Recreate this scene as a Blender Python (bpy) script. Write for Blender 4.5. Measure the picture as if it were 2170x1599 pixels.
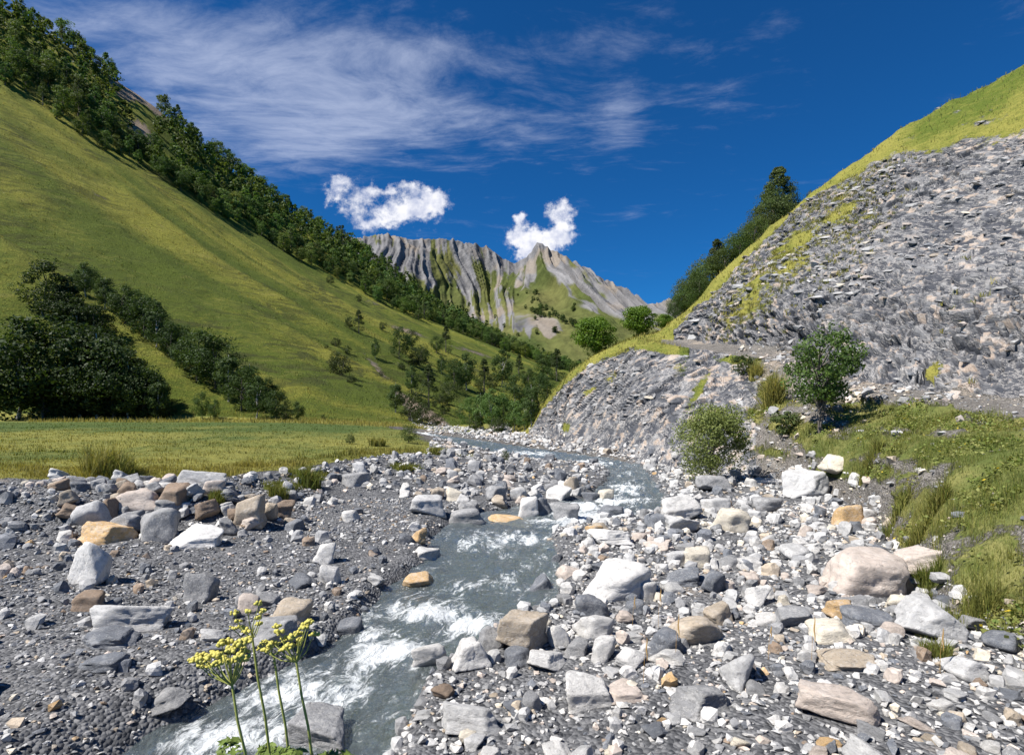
import bpy, bmesh, math, random
import numpy as np
from mathutils import Vector

# ------------------------------------------------------------------ clear
for o in list(bpy.data.objects):
    bpy.data.objects.remove(o)
sc = bpy.context.scene
COL = sc.collection
PI = math.pi

# ------------------------------------------------------------------ camera
FOC, CX, HOR, CZ = 1240.0, 1085.0, 870.0, 2.7      # focal length in photo pixels, centre column, eye-level row, eye height
cam_d = bpy.data.cameras.new('camera')
cam = bpy.data.objects.new('camera', cam_d)
COL.objects.link(cam)
cam.location = (0, 0, CZ)
cam.rotation_euler = (PI / 2, 0, 0)
cam_d.sensor_fit = 'HORIZONTAL'
cam_d.sensor_width = 36.0
cam_d.lens = 36.0 * FOC / 2170.0
cam_d.shift_y = (HOR - 799.5) / 2170.0
cam_d.clip_start = 0.05
cam_d.clip_end = 20000
sc.camera = cam

# ------------------------------------------------------------------ node helper
class G:
    def __init__(s, tree):
        s.t = tree
    def new(s, typ, props=None, **ins):
        n = s.t.nodes.new(typ)
        for k, v in (props or {}).items():
            setattr(n, k, v)
        for k, v in ins.items():
            s.put(n, k.replace('_', ' '), v)
        return n
    def put(s, n, key, v):
        sock = n.inputs[key]
        if isinstance(v, bpy.types.NodeSocket):
            s.t.links.new(v, sock)
        elif isinstance(v, bpy.types.Node):
            s.t.links.new(v.outputs[0], sock)
        else:
            try:
                sock.default_value = v
            except Exception:
                sock.default_value = (v[0], v[1], v[2], 1.0)
    def m(s, op, a, b=None, c=None, clamp=False):
        n = s.t.nodes.new('ShaderNodeMath'); n.operation = op; n.use_clamp = clamp
        for i, v in enumerate((a, b, c)):
            if v is not None:
                s.put(n, i, v)
        return n.outputs[0]
    def vm(s, op, a, b=None, scale=None):
        n = s.t.nodes.new('ShaderNodeVectorMath'); n.operation = op
        s.put(n, 0, a)
        if b is not None: s.put(n, 1, b)
        if scale is not None: s.put(n, 'Scale', scale)
        return n.outputs[0]
    def mix(s, f, a, b, mode='MIX'):
        n = s.t.nodes.new('ShaderNodeMix'); n.data_type = 'RGBA'; n.blend_type = mode
        s.put(n, 0, f)
        for i, v in ((6, a), (7, b)):
            if isinstance(v, tuple): v = (v[0], v[1], v[2], 1.0)
            s.put(n, i, v)
        return n.outputs[2]
    def ramp(s, f, lo, hi, smooth=True):
        n = s.t.nodes.new('ShaderNodeMapRange'); n.interpolation_type = 'SMOOTHSTEP' if smooth else 'LINEAR'
        s.put(n, 0, f); s.put(n, 1, lo); s.put(n, 2, hi); s.put(n, 3, 0.0); s.put(n, 4, 1.0)
        return n.outputs[0]
    def noise(s, v, scale, detail=3.0, rough=0.55, dist=0.0, out=0):
        n = s.t.nodes.new('ShaderNodeTexNoise')
        s.put(n, 'Vector', v); s.put(n, 'Scale', scale); s.put(n, 'Detail', detail); s.put(n, 'Roughness', rough); s.put(n, 'Distortion', dist)
        return n.outputs[out]
    def map(s, v, loc=(0, 0, 0), rot=(0, 0, 0), scale=(1, 1, 1)):
        n = s.t.nodes.new('ShaderNodeMapping')
        s.put(n, 0, v); n.inputs[1].default_value = loc; n.inputs[2].default_value = rot; n.inputs[3].default_value = scale
        return n.outputs[0]
    def sep(s, v):
        n = s.t.nodes.new('ShaderNodeSeparateXYZ'); s.put(n, 0, v); return n.outputs
    def comb(s, x, y, z):
        n = s.t.nodes.new('ShaderNodeCombineXYZ'); s.put(n, 0, x); s.put(n, 1, y); s.put(n, 2, z); return n.outputs[0]

# ------------------------------------------------------------------ world, sun, exposure
SUN_EL = math.radians(52)
SUN_AZ = math.atan2(-0.89, -0.46)
TO_SUN = Vector((math.sin(SUN_AZ) * math.cos(SUN_EL), math.cos(SUN_AZ) * math.cos(SUN_EL), math.sin(SUN_EL)))

world = bpy.data.worlds.new('World')
sc.world = world
world.use_nodes = True
wt = world.node_tree
wt.nodes.clear()
g = G(wt)
sky = g.new('ShaderNodeTexSky', dict(sky_type='NISHITA', sun_disc=False, sun_elevation=SUN_EL, sun_rotation=SUN_AZ % (2 * PI),
                                     altitude=1600.0, air_density=1.0, dust_density=0.5, ozone_density=2.2))
tc = g.new('ShaderNodeTexCoord').outputs['Generated']
skyc = g.mix(1.0, sky.outputs[0], (0.06, 0.345, 0.63), 'MULTIPLY')
dx, dy, dz = g.sep(tc)
# high thin cirrus: a flat layer far overhead, streaked
zc = g.m('MAXIMUM', dz, 0.06)
lay = g.comb(g.m('DIVIDE', dx, zc), g.m('DIVIDE', dy, zc), 0.0)
warp = g.noise(g.map(lay, scale=(0.5, 0.5, 1)), 1.1, 3, 0.5, out=1)
layw = g.vm('ADD', lay, g.vm('SCALE', g.vm('SUBTRACT', warp, (0.5, 0.5, 0.5)), scale=0.9))
st = g.noise(g.map(layw, rot=(0, 0, math.radians(38)), scale=(0.85, 1.6, 1)), 1.6, 9, 0.62, 0.25)
st2 = g.noise(g.map(layw, loc=(3.1, 1.7, 0), rot=(0, 0, math.radians(-14)), scale=(0.6, 1.9, 1)), 3.2, 6, 0.62, 0.5)
st3 = g.noise(g.map(layw, loc=(1.1, 5.7, 0), rot=(0, 0, math.radians(24)), scale=(1.0, 1.7, 1)), 6.5, 7, 0.68, 0.3)
big = g.noise(g.map(lay, loc=(0.4, 2.0, 0)), 0.55, 2, 0.5)
yc = g.m('MAXIMUM', dy, 0.05)
U = g.m('DIVIDE', dx, yc)
V = g.m('DIVIDE', dz, yc)
front = g.ramp(dy, 0.0, 0.25)
def blob(px, py, rx, ry, amp=1.0, u=None, v=None):
    a = g.m('DIVIDE', g.m('SUBTRACT', u if u is not None else U, (px - CX) / FOC), rx / FOC)
    b = g.m('DIVIDE', g.m('SUBTRACT', v if v is not None else V, (HOR - py) / FOC), ry / FOC)
    r2 = g.m('ADD', g.m('MULTIPLY', a, a), g.m('MULTIPLY', b, b))
    return g.m('MULTIPLY', g.m('EXPONENT', g.m('MULTIPLY', r2, -1.0)), amp)
def total(bl):
    t = bl[0]
    for b in bl[1:]: t = g.m('ADD', t, b)
    return t
cmask = total([blob(480, 190, 330, 110, 0.56), blob(780, 240, 260, 80, 0.50), blob(620, 340, 170, 60, 0.42), blob(1060, 270, 280, 70, 0.40),
               blob(900, 110, 520, 70, 0.40), blob(1310, 250, 60, 80, 0.34), blob(1480, 205, 130, 50, 0.20), blob(200, 40, 500, 120, 0.5)])
cmask = g.m('MULTIPLY', cmask, front)
cir = g.m('ADD', g.m('ADD', g.m('MULTIPLY', st, 0.75), g.m('MULTIPLY', st2, 0.55)), g.m('MULTIPLY', g.m('SUBTRACT', st3, 0.5), 0.55))
cir = g.m('ADD', cir, g.m('ADD', g.m('MULTIPLY', big, 0.25), g.m('MULTIPLY', cmask, 0.62)))
cirf = g.m('MULTIPLY', g.ramp(cir, 0.84, 1.52), 0.70)
lowfade = g.ramp(dz, 0.16, 0.34)
cirf = g.m('MULTIPLY', cirf, lowfade)
skyc = g.mix(cirf, skyc, (3.6, 4.05, 5.3))
# two small cumulus clouds over the mountain ridge
uv = g.comb(U, V, 0.0)
wv = g.noise(uv, 26.0, 6, 0.62, out=1)
wv = g.vm('SCALE', g.vm('SUBTRACT', wv, (0.5, 0.5, 0.5)), scale=0.07)
uvw = g.vm('ADD', uv, wv)
uw, vw, _ = g.sep(uvw)
bl = [blob(px, py, rx, ry, a, uw, vw) for px, py, rx, ry, a in (
    (722, 395, 34, 24, .8), (790, 408, 30, 26, .8), (832, 398, 16, 16, .7), (868, 400, 18, 18, .7), (888, 432, 46, 26, 1.0), (925, 430, 30, 30, .9), (850, 455, 42, 26, .9),
    (800, 470, 40, 22, .8), (745, 440, 34, 24, .75), (760, 480, 30, 18, .6), (700, 420, 14, 12, .5),
    (1190, 440, 24, 22, 1.1), (1192, 478, 24, 24, 1.0), (1160, 505, 34, 24, 1.1), (1108, 500, 36, 26, 1.1), (1098, 468, 16, 13, .8), (1130, 528, 40, 24, 1.1), (1195, 512, 30, 16, .8), (1112, 550, 16, 14, .8))]
cum = total(bl)
fine = g.noise(uv, 42.0, 9, 0.66)
cum = g.m('ADD', cum, g.m('MULTIPLY', g.m('SUBTRACT', fine, 0.5), 2.2))
cumf = g.m('MULTIPLY', g.m('MULTIPLY', g.ramp(cum, 0.26, 1.18), g.ramp(total(bl), 0.02, 0.22)), front)
shade = g.noise(g.vm('ADD', uv, (0.012, -0.008, 0)), 30.0, 5, 0.6)
cumc = g.mix(g.ramp(shade, 0.30, 0.62), (3.4, 3.7, 4.8), (6.2, 6.2, 6.5))  # soft cloud shading painted into the colour by noise
skyc = g.mix(cumf, skyc, cumc)
bg = g.new('ShaderNodeBackground', None, Color=skyc, Strength=0.10)
wo = g.new('ShaderNodeOutputWorld')
wt.links.new(bg.outputs[0], wo.inputs[0])

sun_d = bpy.data.lights.new('sun', 'SUN')
sun_d.energy = 5.0
sun_d.angle = math.radians(0.5)
sun_d.color = (1.0, 0.955, 0.88)
sun = bpy.data.objects.new('sun', sun_d)
COL.objects.link(sun)
sun.rotation_euler = TO_SUN.to_track_quat('Z', 'Y').to_euler()
sun.location = (-30, -10, 60)

sc.view_settings.view_transform = 'Standard'
sc.view_settings.look = 'None'
sc.view_settings.gamma = 1.0
sc.view_settings.exposure = 0.72
sc.cycles.max_bounces = 5
sc.cycles.transparent_max_bounces = 8
sc.cycles.diffuse_bounces = 2
sc.cycles.caustics_reflective = False
sc.cycles.caustics_refractive = False

# ------------------------------------------------------------------ numpy noise
def _h(ix, iy, iz, seed):
    M = np.uint64(0xFFFFFFFF)
    n = (ix.astype(np.int64) * 374761393 + iy.astype(np.int64) * 668265263 + iz.astype(np.int64) * 2147483647 + seed * 974634777).astype(np.uint64) & M
    n = ((n ^ (n >> np.uint64(13))) * np.uint64(1274126177)) & M
    n = ((n ^ (n >> np.uint64(16))) * np.uint64(2246822519)) & M
    n = n ^ (n >> np.uint64(15))
    return (n & np.uint64(0xFFFFFF)).astype(np.float64) / 8388607.5 - 1.0
def vn(x, y, z=None, seed=0):
    x = np.asarray(x, float); y = np.asarray(y, float)
    x0 = np.floor(x); y0 = np.floor(y); fx = x - x0; fy = y - y0
    fx = fx * fx * fx * (fx * (fx * 6 - 15) + 10); fy = fy * fy * fy * (fy * (fy * 6 - 15) + 10)
    if z is None:
        o = np.zeros_like(x0)
        a = _h(x0, y0, o, seed); b = _h(x0 + 1, y0, o, seed); c = _h(x0, y0 + 1, o, seed); d = _h(x0 + 1, y0 + 1, o, seed)
        return (a * (1 - fx) + b * fx) * (1 - fy) + (c * (1 - fx) + d * fx) * fy
    z = np.asarray(z, float); z0 = np.floor(z); fz = z - z0; fz = fz * fz * (3 - 2 * fz)
    r = 0
    for k, wz in ((0, 1 - fz), (1, fz)):
        a = _h(x0, y0, z0 + k, seed); b = _h(x0 + 1, y0, z0 + k, seed); c = _h(x0, y0 + 1, z0 + k, seed); d = _h(x0 + 1, y0 + 1, z0 + k, seed)
        r = r + wz * ((a * (1 - fx) + b * fx) * (1 - fy) + (c * (1 - fx) + d * fx) * fy)
    return r
def fbm(x, y, z=None, oct=4, seed=0, gain=0.5):
    t = 0; a = 1.0; n = 0
    for k in range(oct):
        f = 2.03 ** k
        t = t + a * vn(x * f + 17.3 * k, y * f - 9.1 * k, None if z is None else z * f + 5.7 * k, seed + k)
        n += a; a *= gain
    return t / n
def sstep(a, b, x):
    t = np.clip((x - a) / (b - a), 0, 1)
    return t * t * (3 - 2 * t)

# ------------------------------------------------------------------ mesh helpers
def mesh_np(name, V, F, mat=None, smooth=True, attrs=None):
    """V (n,3); F list/array of faces of one size; attrs: name -> (n,3) point colours"""
    me = bpy.data.meshes.new(name)
    V = np.asarray(V, dtype=np.float32); F = np.asarray(F, dtype=np.int32)
    k = F.shape[1]
    me.vertices.add(len(V)); me.vertices.foreach_set('co', V.ravel())
    me.loops.add(F.size); me.loops.foreach_set('vertex_index', F.ravel())
    me.polygons.add(len(F)); me.polygons.foreach_set('loop_start', np.arange(0, F.size, k, dtype=np.int32))
    me.polygons.foreach_set('loop_total', np.full(len(F), k, dtype=np.int32))
    me.update(calc_edges=True)
    me.polygons.foreach_set('use_smooth', np.full(len(F), smooth, dtype=bool))
    for an, arr in (attrs or {}).items():
        at = me.color_attributes.new(an, 'FLOAT_COLOR', 'POINT')
        c = np.ones((len(V), 4), dtype=np.float32); c[:, :3] = arr
        at.data.foreach_set('color', c.ravel())
    if mat: me.materials.append(mat)
    me.validate()
    return me
def link(name, data, parent=None, loc=None, **props):
    o = bpy.data.objects.new(name, data); COL.objects.link(o)
    if parent is not None: o.parent = parent
    if loc is not None: o.location = loc
    for k, v in props.items():
        if v is not None: o[k] = v
    return o
def grid_faces(nr, nc):
    i = np.arange(nr * nc).reshape(nr, nc)
    return np.stack([i[:-1, :-1], i[:-1, 1:], i[1:, 1:], i[1:, :-1]], -1).reshape(-1, 4)
def sub_mesh(V, F, keep, attrs):
    f = F[keep]; used = np.unique(f); mp = np.full(len(V), -1); mp[used] = np.arange(len(used))
    return V[used], mp[f], {k: a[used] for k, a in attrs.items()}
def tube(pts, rad, seg=6):
    """tapered tube along pts (n,3) with radii"""
    pts = np.asarray(pts, float); n = len(pts); V = []
    for i in range(n):
        t = pts[min(i + 1, n - 1)] - pts[max(i - 1, 0)]; t /= (np.linalg.norm(t) + 1e-9)
        a = np.cross(t, (0.3, 0.9, 0.2) if abs(t[1]) < 0.9 else (1, 0, 0)); a /= np.linalg.norm(a); b = np.cross(t, a)
        for k in range(seg):
            th = 2 * PI * k / seg
            V.append(pts[i] + rad[i] * (math.cos(th) * a + math.sin(th) * b))
    F = []
    for i in range(n - 1):
        for k in range(seg):
            k2 = (k + 1) % seg
            F.append((i * seg + k, i * seg + k2, (i + 1) * seg + k2, (i + 1) * seg + k))
    return np.array(V), np.array(F)
def join(parts):
    Vs, Fs, o = [], [], 0
    for V, F in parts:
        Vs.append(V); Fs.append(F + o); o += len(V)
    return np.concatenate(Vs), np.concatenate(Fs)

# ------------------------------------------------------------------ terrain: left side, valley floor, stream bed
def zc_of(d, py): return CZ + (HOR - py) / FOC * d
def feat(*rows):
    """rows (px, d, value, 'z' or 'p'): 'z' is a height, 'p' the photo row the line is seen at"""
    px = np.array([r[0] for r in rows], float); d = np.array([r[1] for r in rows], float)
    z = np.array([r[2] if (len(r) > 3 and r[3] == 'z') else zc_of(r[1], r[2]) for r in rows], float)
    return px, d, z
Z = 'z'
LF = [
    feat((-3000, .6, 1.1, Z), (5000, .6, 1.1, Z)),
    feat((-3000, 2.4, 1.0, Z), (5000, 2.4, 1.0, Z)),
    feat((-3000, 3.7, .30, Z), (400, 3.7, .12, Z), (1200, 3.7, .06, Z), (1700, 3.7, .2, Z), (5000, 3.7, .4, Z)),
    feat((-3000, 7.5, .5, Z), (152, 8.0, .24, Z), (500, 8.0, .14, Z), (800, 8, .06, Z), (1200, 8, .08, Z), (1800, 8, .16, Z), (5000, 8, .3, Z)),
    feat((-3000, 9.6, .6, Z), (0, 10.5, .34, Z), (152, 10.9, .32, Z), (460, 11.8, .34, Z), (600, 13.3, .36, Z), (700, 17.4, .46, Z), (850, 22, .5, Z), (960, 25, .42, Z), (1040, 25, .26, Z), (5000, 25, .28, Z)),
    feat((-3000, 11, 1.6, Z), (0, 12.6, 1.35, Z), (152, 13.0, 1.28, Z), (300, 13.4, 1.26, Z), (460, 14.4, 1.12, Z), (600, 17.4, .98, Z), (700, 20.0, 1.02, Z), (850, 24.4, .98, Z), (960, 27, .66, Z), (1040, 29, .32, Z), (5000, 30, .32, Z)),
    feat((-3000, 60, 3.0, Z), (-300, 70, 892), (152, 74, 890), (650, 74, 891), (800, 80, 896), (870, 85, 900), (960, 95, 904), (1000, 100, .42, Z), (1110, 110, .5, Z), (5000, 110, .5, Z)),
    feat((-3000, 90, 60, Z), (-300, 112, 330), (0, 106, 500), (152, 100, 608), (300, 92, 706), (450, 85, 806), (600, 79, 878), (650, 77, 888), (800, 85, 890), (870, 91, 890), (960, 104, 897), (1000, 110, 899), (1110, 130, .8, Z), (5000, 130, .8, Z)),
    feat((-3000, 110, 50, Z), (-300, 128, 370), (0, 122, 545), (152, 114, 640), (300, 105, 735), (450, 97, 824), (600, 89, 872), (650, 84, 880), (760, 92, 872), (870, 100, 872), (960, 115, 884), (1000, 125, 888), (1110, 150, 884), (1200, 160, 884), (5000, 160, 884)),
    feat((-3000, 150, 120, Z), (-300, 155, 180), (0, 152, 380), (152, 150, 480), (300, 150, 562), (450, 146, 640), (600, 142, 705), (760, 142, 775), (870, 142, 820), (960, 152, 846), (1000, 160, 850), (1110, 200, 842), (1200, 220, 842), (5000, 220, 842)),
    feat((-3000, 220, 190, Z), (-300, 222, 40), (0, 226, 190), (152, 230, 283), (300, 250, 352), (400, 262, 410), (600, 290, 535), (800, 320, 640), (1000, 360, 716), (1180, 400, 782), (1300, 420, 806), (5000, 420, 830)),
    feat((-3000, 270, 250, Z), (-300, 285, -190), (0, 292, 0), (152, 300, 92), (250, 308, 170), (300, 314, 196), (370, 328, 246), (420, 335, 300), (500, 355, 365), (600, 380, 437), (700, 404, 497), (800, 430, 556), (900, 460, 634), (1000, 490, 698), (1100, 520, 752), (1200, 540, 792), (1300, 560, 820), (5000, 560, 850)),
    feat((-3000, 420, 180, Z), (-300, 400, 0), (0, 400, 150), (152, 405, 190), (300, 425, 290), (400, 440, 370), (600, 500, 510), (800, 560, 620), (900, 600, 690), (1000, 640, 745), (1100, 680, 790), (1200, 700, 820), (5000, 700, 850)),
    feat((-3000, 900, 120, Z), (1000, 900, 850), (5000, 900, 860)),
]
def lines_at(FE, px):
    D = np.stack([np.interp(px, f[0], f[1]) for f in FE]); ZZ = np.stack([np.interp(px, f[0], f[2]) for f in FE])
    return D, ZZ
def eval_lines(FE, px, d, below=None):
    D, ZZ = lines_at(FE, px)
    out = np.where(d < D[0], ZZ[0] if below is None else below, ZZ[-1])
    for k in range(len(FE) - 1):
        mk = (d >= D[k]) & (d < D[k + 1])
        t = (d - D[k]) / np.maximum(D[k + 1] - D[k], 1e-6)
        out = np.where(mk, ZZ[k] + (ZZ[k + 1] - ZZ[k]) * t, out)
    return out
def softened(FE, px, d, sp, sd, below=None):
    t = 0
    for a in (-1, 0, 1):
        for b in (-1, -.4, .4, 1):
            t = t + eval_lines(FE, px + a * sp, d * (1 + b * sd), below)
    return t / 12
def proj(X, Y): return CX + FOC * X / np.maximum(Y, 0.3)

def L_base(X, Y):
    px = proj(X, Y)
    return softened(LF, px, Y, 22, 0.035)

def hit(px, py, fn, dmin=2.5, dmax=900):
    """first point of a height function seen at photo pixel px, py"""
    ds = np.exp(np.linspace(math.log(dmin), math.log(dmax), 420))
    X = (px - CX) / FOC * ds
    zr = CZ + (HOR - py) / FOC * ds
    h = fn(X, ds)
    i = np.argmax(h >= zr)
    if h[i] < zr[i]: i = len(ds) - 1
    if i == 0: return X[0], ds[0], h[0]
    a, b = zr[i - 1] - h[i - 1], h[i] - zr[i]
    t = a / max(a + b, 1e-9) if b >= 0 else 1.0
    d = ds[i - 1] + (ds[i] - ds[i - 1]) * t
    return (px - CX) / FOC * d, d, h[i - 1] + (h[i] - h[i - 1]) * t

# the stream: centre column, row, half width in photo pixels -> world polyline
RIV_PX = [(1700, 380, 330), (1599, 500, 300), (1500, 640, 230), (1413, 775, 155), (1340, 885, 150), (1290, 935, 158), (1250, 1000, 185), (1200, 1040, 155), (1150, 1042, 132), (1112, 1075, 120),
          (1092, 1175, 118), (1076, 1284, 108), (1050, 1326, 78), (1020, 1334, 52), (996, 1328, 40), (982, 1300, 50), (972, 1225, 75), (961, 1130, 70), (945, 1040, 60), (927, 960, 34), (914, 888, 24), (909, 862, 20)]
RIV = []
for py, px, hw in RIV_PX:
    if py > 1420:
        d = 2.68 * FOC / (py - HOR); RIV.append(((px - CX) / FOC * d, d, hw / FOC * d))
    else:
        x, d, _ = hit(px, py, lambda a, b: L_base(a, b) - 0.12, 3.7); RIV.append((x, d, hw / FOC * d))
RIV = np.array(RIV)
def dens(P, n=6):
    out = []
    for i in range(len(P) - 1):
        p0 = P[max(i - 1, 0)]; p1 = P[i]; p2 = P[i + 1]; p3 = P[min(i + 2, len(P) - 1)]
        for k in range(n):
            t = k / n
            out.append(0.5 * ((2 * p1) + (-p0 + p2) * t + (2 * p0 - 5 * p1 + 4 * p2 - p3) * t * t + (-p0 + 3 * p1 - 3 * p2 + p3) * t ** 3))
    out.append(P[-1])
    return np.array(out)
RIVD = dens(RIV, 5)
def water_level(Y):
    return np.interp(Y, [3, 5, 6.2, 8, 10, 14, 16, 20, 30, 60, 100], [-.16, -.12, -.06, -.03, .0, .03, .08, .13, .19, .28, .36])
def riv_q(X, Y):
    """distance to the stream centre line divided by the half width there, over all points"""
    X = np.asarray(X, float); Y = np.asarray(Y, float)
    full = np.full(X.shape, 99.0)
    sel = (Y < 112) & (X > -30) & (X < 14)
    if not sel.any(): return full
    X = X[sel]; Y = Y[sel]
    best = np.full(X.shape, 99.0)
    for i in range(len(RIVD) - 1):
        a = RIVD[i]; b = RIVD[i + 1]; ex, ey = b[0] - a[0], b[1] - a[1]; L2 = ex * ex + ey * ey + 1e-9
        t = np.clip(((X - a[0]) * ex + (Y - a[1]) * ey) / L2, 0, 1)
        dd = np.hypot(X - a[0] - t * ex, Y - a[1] - t * ey); hw = a[2] + (b[2] - a[2]) * t
        best = np.minimum(best, dd / hw)
    full[sel] = best
    return full

CXN, CYN = 0.26, 0.97                                  # contour direction of the left hillside
def L_height(X, Y):
    px = proj(X, Y)
    z = L_base(X, Y)
    D, _ = lines_at(LF, px)
    bed = sstep(D[6] * 1.0, D[6] * .8, Y) * sstep(2.6, 4.2, Y)
    mead = sstep(D[5] * .97, D[5] * 1.03, Y)
    bedm = bed * (1 - mead)
    hill = sstep(D[6] * 1.0, D[6] * 1.25, Y)
    z = z + bedm * (0.10 * fbm(X / 2.2, Y / 2.6, oct=3, seed=3) + 0.05 * fbm(X / .55, Y / .7, oct=3, seed=5))
    z = z + .42 * np.exp(-((Y - 12.0 - .25 * (X + 7.5)) / .75) ** 2) * sstep(-10.5, -9.3, X) * sstep(-4.2, -6.2, X)
    z = z + bed * mead * (0.10 * fbm(X / 3.0, Y / 3.0, oct=3, seed=8) + 0.03 * fbm(X / .4, Y / .4, oct=2, seed=9))
    c = CXN * X + CYN * Y
    z = z + hill * (3.6 * (.6 * fbm(c / 26 + .2 * vn(X / 40, Y / 40), z / 90, oct=3, seed=11) - .5 * np.abs(vn(c / 17 + .3 * vn(X / 30, Y / 30), z / 150, seed=14)) + .2) * sstep(0, 20, z) + 0.75 * fbm(X / 7, Y / 9, oct=4, seed=12, gain=.6)
                    + 0.16 * vn(z / 1.3, c / 9, seed=13))
    q = riv_q(X, Y)
    wl = water_level(Y)
    near = (q < 2.2) & (Y < 105)
    bank = np.maximum(wl + 0.05 + 0.10 * sstep(1.0, 1.8, q), np.minimum(z, wl + .05 + .5 * np.maximum(q - .9, 0)))
    chan = wl - 0.30 * sstep(1.08, .55, q) + 0.05 * fbm(X / .5, Y / .5, oct=3, seed=21) + .06 * sstep(.85, 1.15, q)
    k = sstep(.9, 1.2, q)
    zz = chan * (1 - k) + bank * k
    fade = sstep(2.2, 1.5, q)
    return np.where(near, zz * fade + z * (1 - fade), z)

# ------------------------------------------------------------------ terrain: right bank, shale cliff, track and upper slope
RF = [
    feat((1085, 52, -1.5, Z), (1110, 50, -1.2, Z), (1200, 33, -1.2, Z), (1340, 25.5, -1, Z), (1500, 20.5, -.8, Z), (1650, 17, -.7, Z), (1780, 14.4, -.6, Z), (1850, 12, -.5, Z), (1900, 9.4, -.4, Z), (2008, 6.5, -.3, Z), (2170, 5.2, -.3, Z), (2600, 3.7, -.3, Z), (5000, 1.6, -.3, Z)),
    feat((1085, 66, .2, Z), (1110, 61, .3, Z), (1200, 40, .24, Z), (1340, 29.5, .2, Z), (1400, 26.5, .2, Z), (1500, 23.5, .2, Z), (1650, 20, .2, Z), (1780, 16.8, .22, Z), (1850, 14, .26, Z), (1900, 11, .3, Z), (2008, 7.6, .32, Z), (2170, 6.2, .3, Z), (2600, 4.5, .3, Z), (5000, 2.0, .3, Z)),
    feat((1085, 69, .2, Z), (1110, 63, 912), (1200, 43, 866), (1340, 32.5, 850), (1400, 30, 852), (1500, 27, 868), (1600, 24, 900), (1680, 20.6, 925), (1735, 18.6, 916), (1850, 16, 935), (2008, 11.2, 975), (2170, 9.0, 995), (2600, 6.5, 1020), (5000, 2.8, 1040)),
    feat((1085, 74, .2, Z), (1110, 66, 916), (1150, 57, 848), (1200, 49, 792), (1250, 44.5, 754), (1300, 42, 732), (1340, 40, 717), (1400, 38, 728), (1500, 34.5, 743), (1600, 31.5, 757), (1660, 28.5, 770), (1735, 24.5, 806), (1800, 21.6, 832), (1900, 18.6, 850), (2008, 16.4, 864), (2170, 13.6, 892), (2600, 9.2, 950), (5000, 4, 980)),
    feat((1085, 80, .0, Z), (1110, 72, 926), (1150, 61, 862), (1200, 53, 800), (1250, 48, 760), (1300, 45, 736), (1340, 43, 714), (1400, 41, 722), (1500, 37.4, 730), (1600, 34.3, 738), (1660, 31.3, 748), (1735, 27.4, 776), (1800, 24.4, 798), (1900, 21.4, 818), (2008, 19.2, 832), (2170, 16, 856), (2600, 11.4, 900), (5000, 5, 930)),
    feat((1085, 84, -.5, Z), (1110, 76, 935), (1150, 64, 880), (1200, 55, 815), (1250, 50, 770), (1300, 46.5, 742), (1340, 44.4, 711), (1400, 42, 702), (1440, 41, 678), (1500, 39.4, 655), (1600, 37.4, 612), (1735, 34.6, 575), (1900, 31, 545), (2008, 29, 530), (2170, 26, 510), (2600, 20, 470), (5000, 9, 400)),
    feat((1085, 95, -1, Z), (1110, 84, 945), (1150, 70, 900), (1200, 59, 835), (1250, 53, 785), (1300, 49, 752), (1340, 46.5, 716), (1400, 44, 696), (1450, 44, 660), (1500, 44, 612), (1600, 44.6, 512), (1700, 44.5, 421), (1800, 43.5, 351), (1900, 42, 283), (2008, 40.5, 219), (2170, 38, 125), (2600, 33, -150), (5000, 16, -600)),
    feat((1085, 105, -1.5, Z), (1110, 95, 960), (1200, 68, 880), (1300, 58, 800), (1400, 55, 750), (1500, 54, 680), (1600, 54.5, 575), (1700, 54, 480), (1800, 53, 405), (1900, 52, 335), (2008, 50, 270), (2170, 48, 175), (2600, 42, -90), (5000, 20, -500)),
    feat((1085, 130, -2.5, Z), (1200, 100, -2, Z), (1500, 90, 1.0, Z), (1700, 85, 3, Z), (2170, 80, 25, Z), (5000, 40, 35, Z)),
]
def R_height(X, Y):
    px = proj(X, Y)
    z = softened(RF, px, Y, 10, 0.012, below=-2.0)
    D, _ = lines_at(RF, px)
    up = sstep(D[1], D[1] * 1.1, Y)
    trk = sstep(D[3] * .985, D[3] * 1.01, Y) * sstep(D[4] * 1.01, D[4] * .985, Y)
    z = z + up * (1 - trk) * (0.45 * fbm(X / 3.2, Y / 3.6, oct=3, seed=31) + .18 * fbm(X / .9, Y / 1.0, oct=2, seed=33)) * sstep(8, 22, Y)
    z = z + up * (1 - trk) * .12 * fbm(X / 1.1, Y / 1.1, oct=3, seed=35)
    return np.where((px < 1086) | (Y > 125) | (Y < D[0]), -3.0, z)
def H(X, Y):
    return np.maximum(L_height(X, Y), R_height(X, Y))
def H1(x, y):
    return float(H(np.array([x]), np.array([y]))[0])
def at(px, py, dmin=3.0, dmax=900):
    return hit(px, py, H, dmin, dmax)

# ------------------------------------------------------------------ materials
MATS = {}
def new_mat(name):
    m = bpy.data.materials.new(name); m.use_nodes = True; m.node_tree.nodes.clear(); MATS[name] = m
    return m, G(m.node_tree)
def finish(m, g_, color, rough=0.9, bump=None, bump_s=0.4, bump_d=0.05, spec=0.25, **extra):
    p = g_.new('ShaderNodeBsdfPrincipled', None, Base_Color=color, Roughness=rough)
    p.inputs['Specular IOR Level'].default_value = spec
    if bump is not None:
        b = g_.new('ShaderNodeBump', None, Strength=bump_s, Distance=bump_d, Height=bump)
        m.node_tree.links.new(b.outputs[0], p.inputs['Normal'])
    for k, v in extra.items(): g_.put(p, k.replace('_', ' '), v)
    o = g_.new('ShaderNodeOutputMaterial'); m.node_tree.links.new(p.outputs[0], o.inputs[0])
    return p

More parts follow.
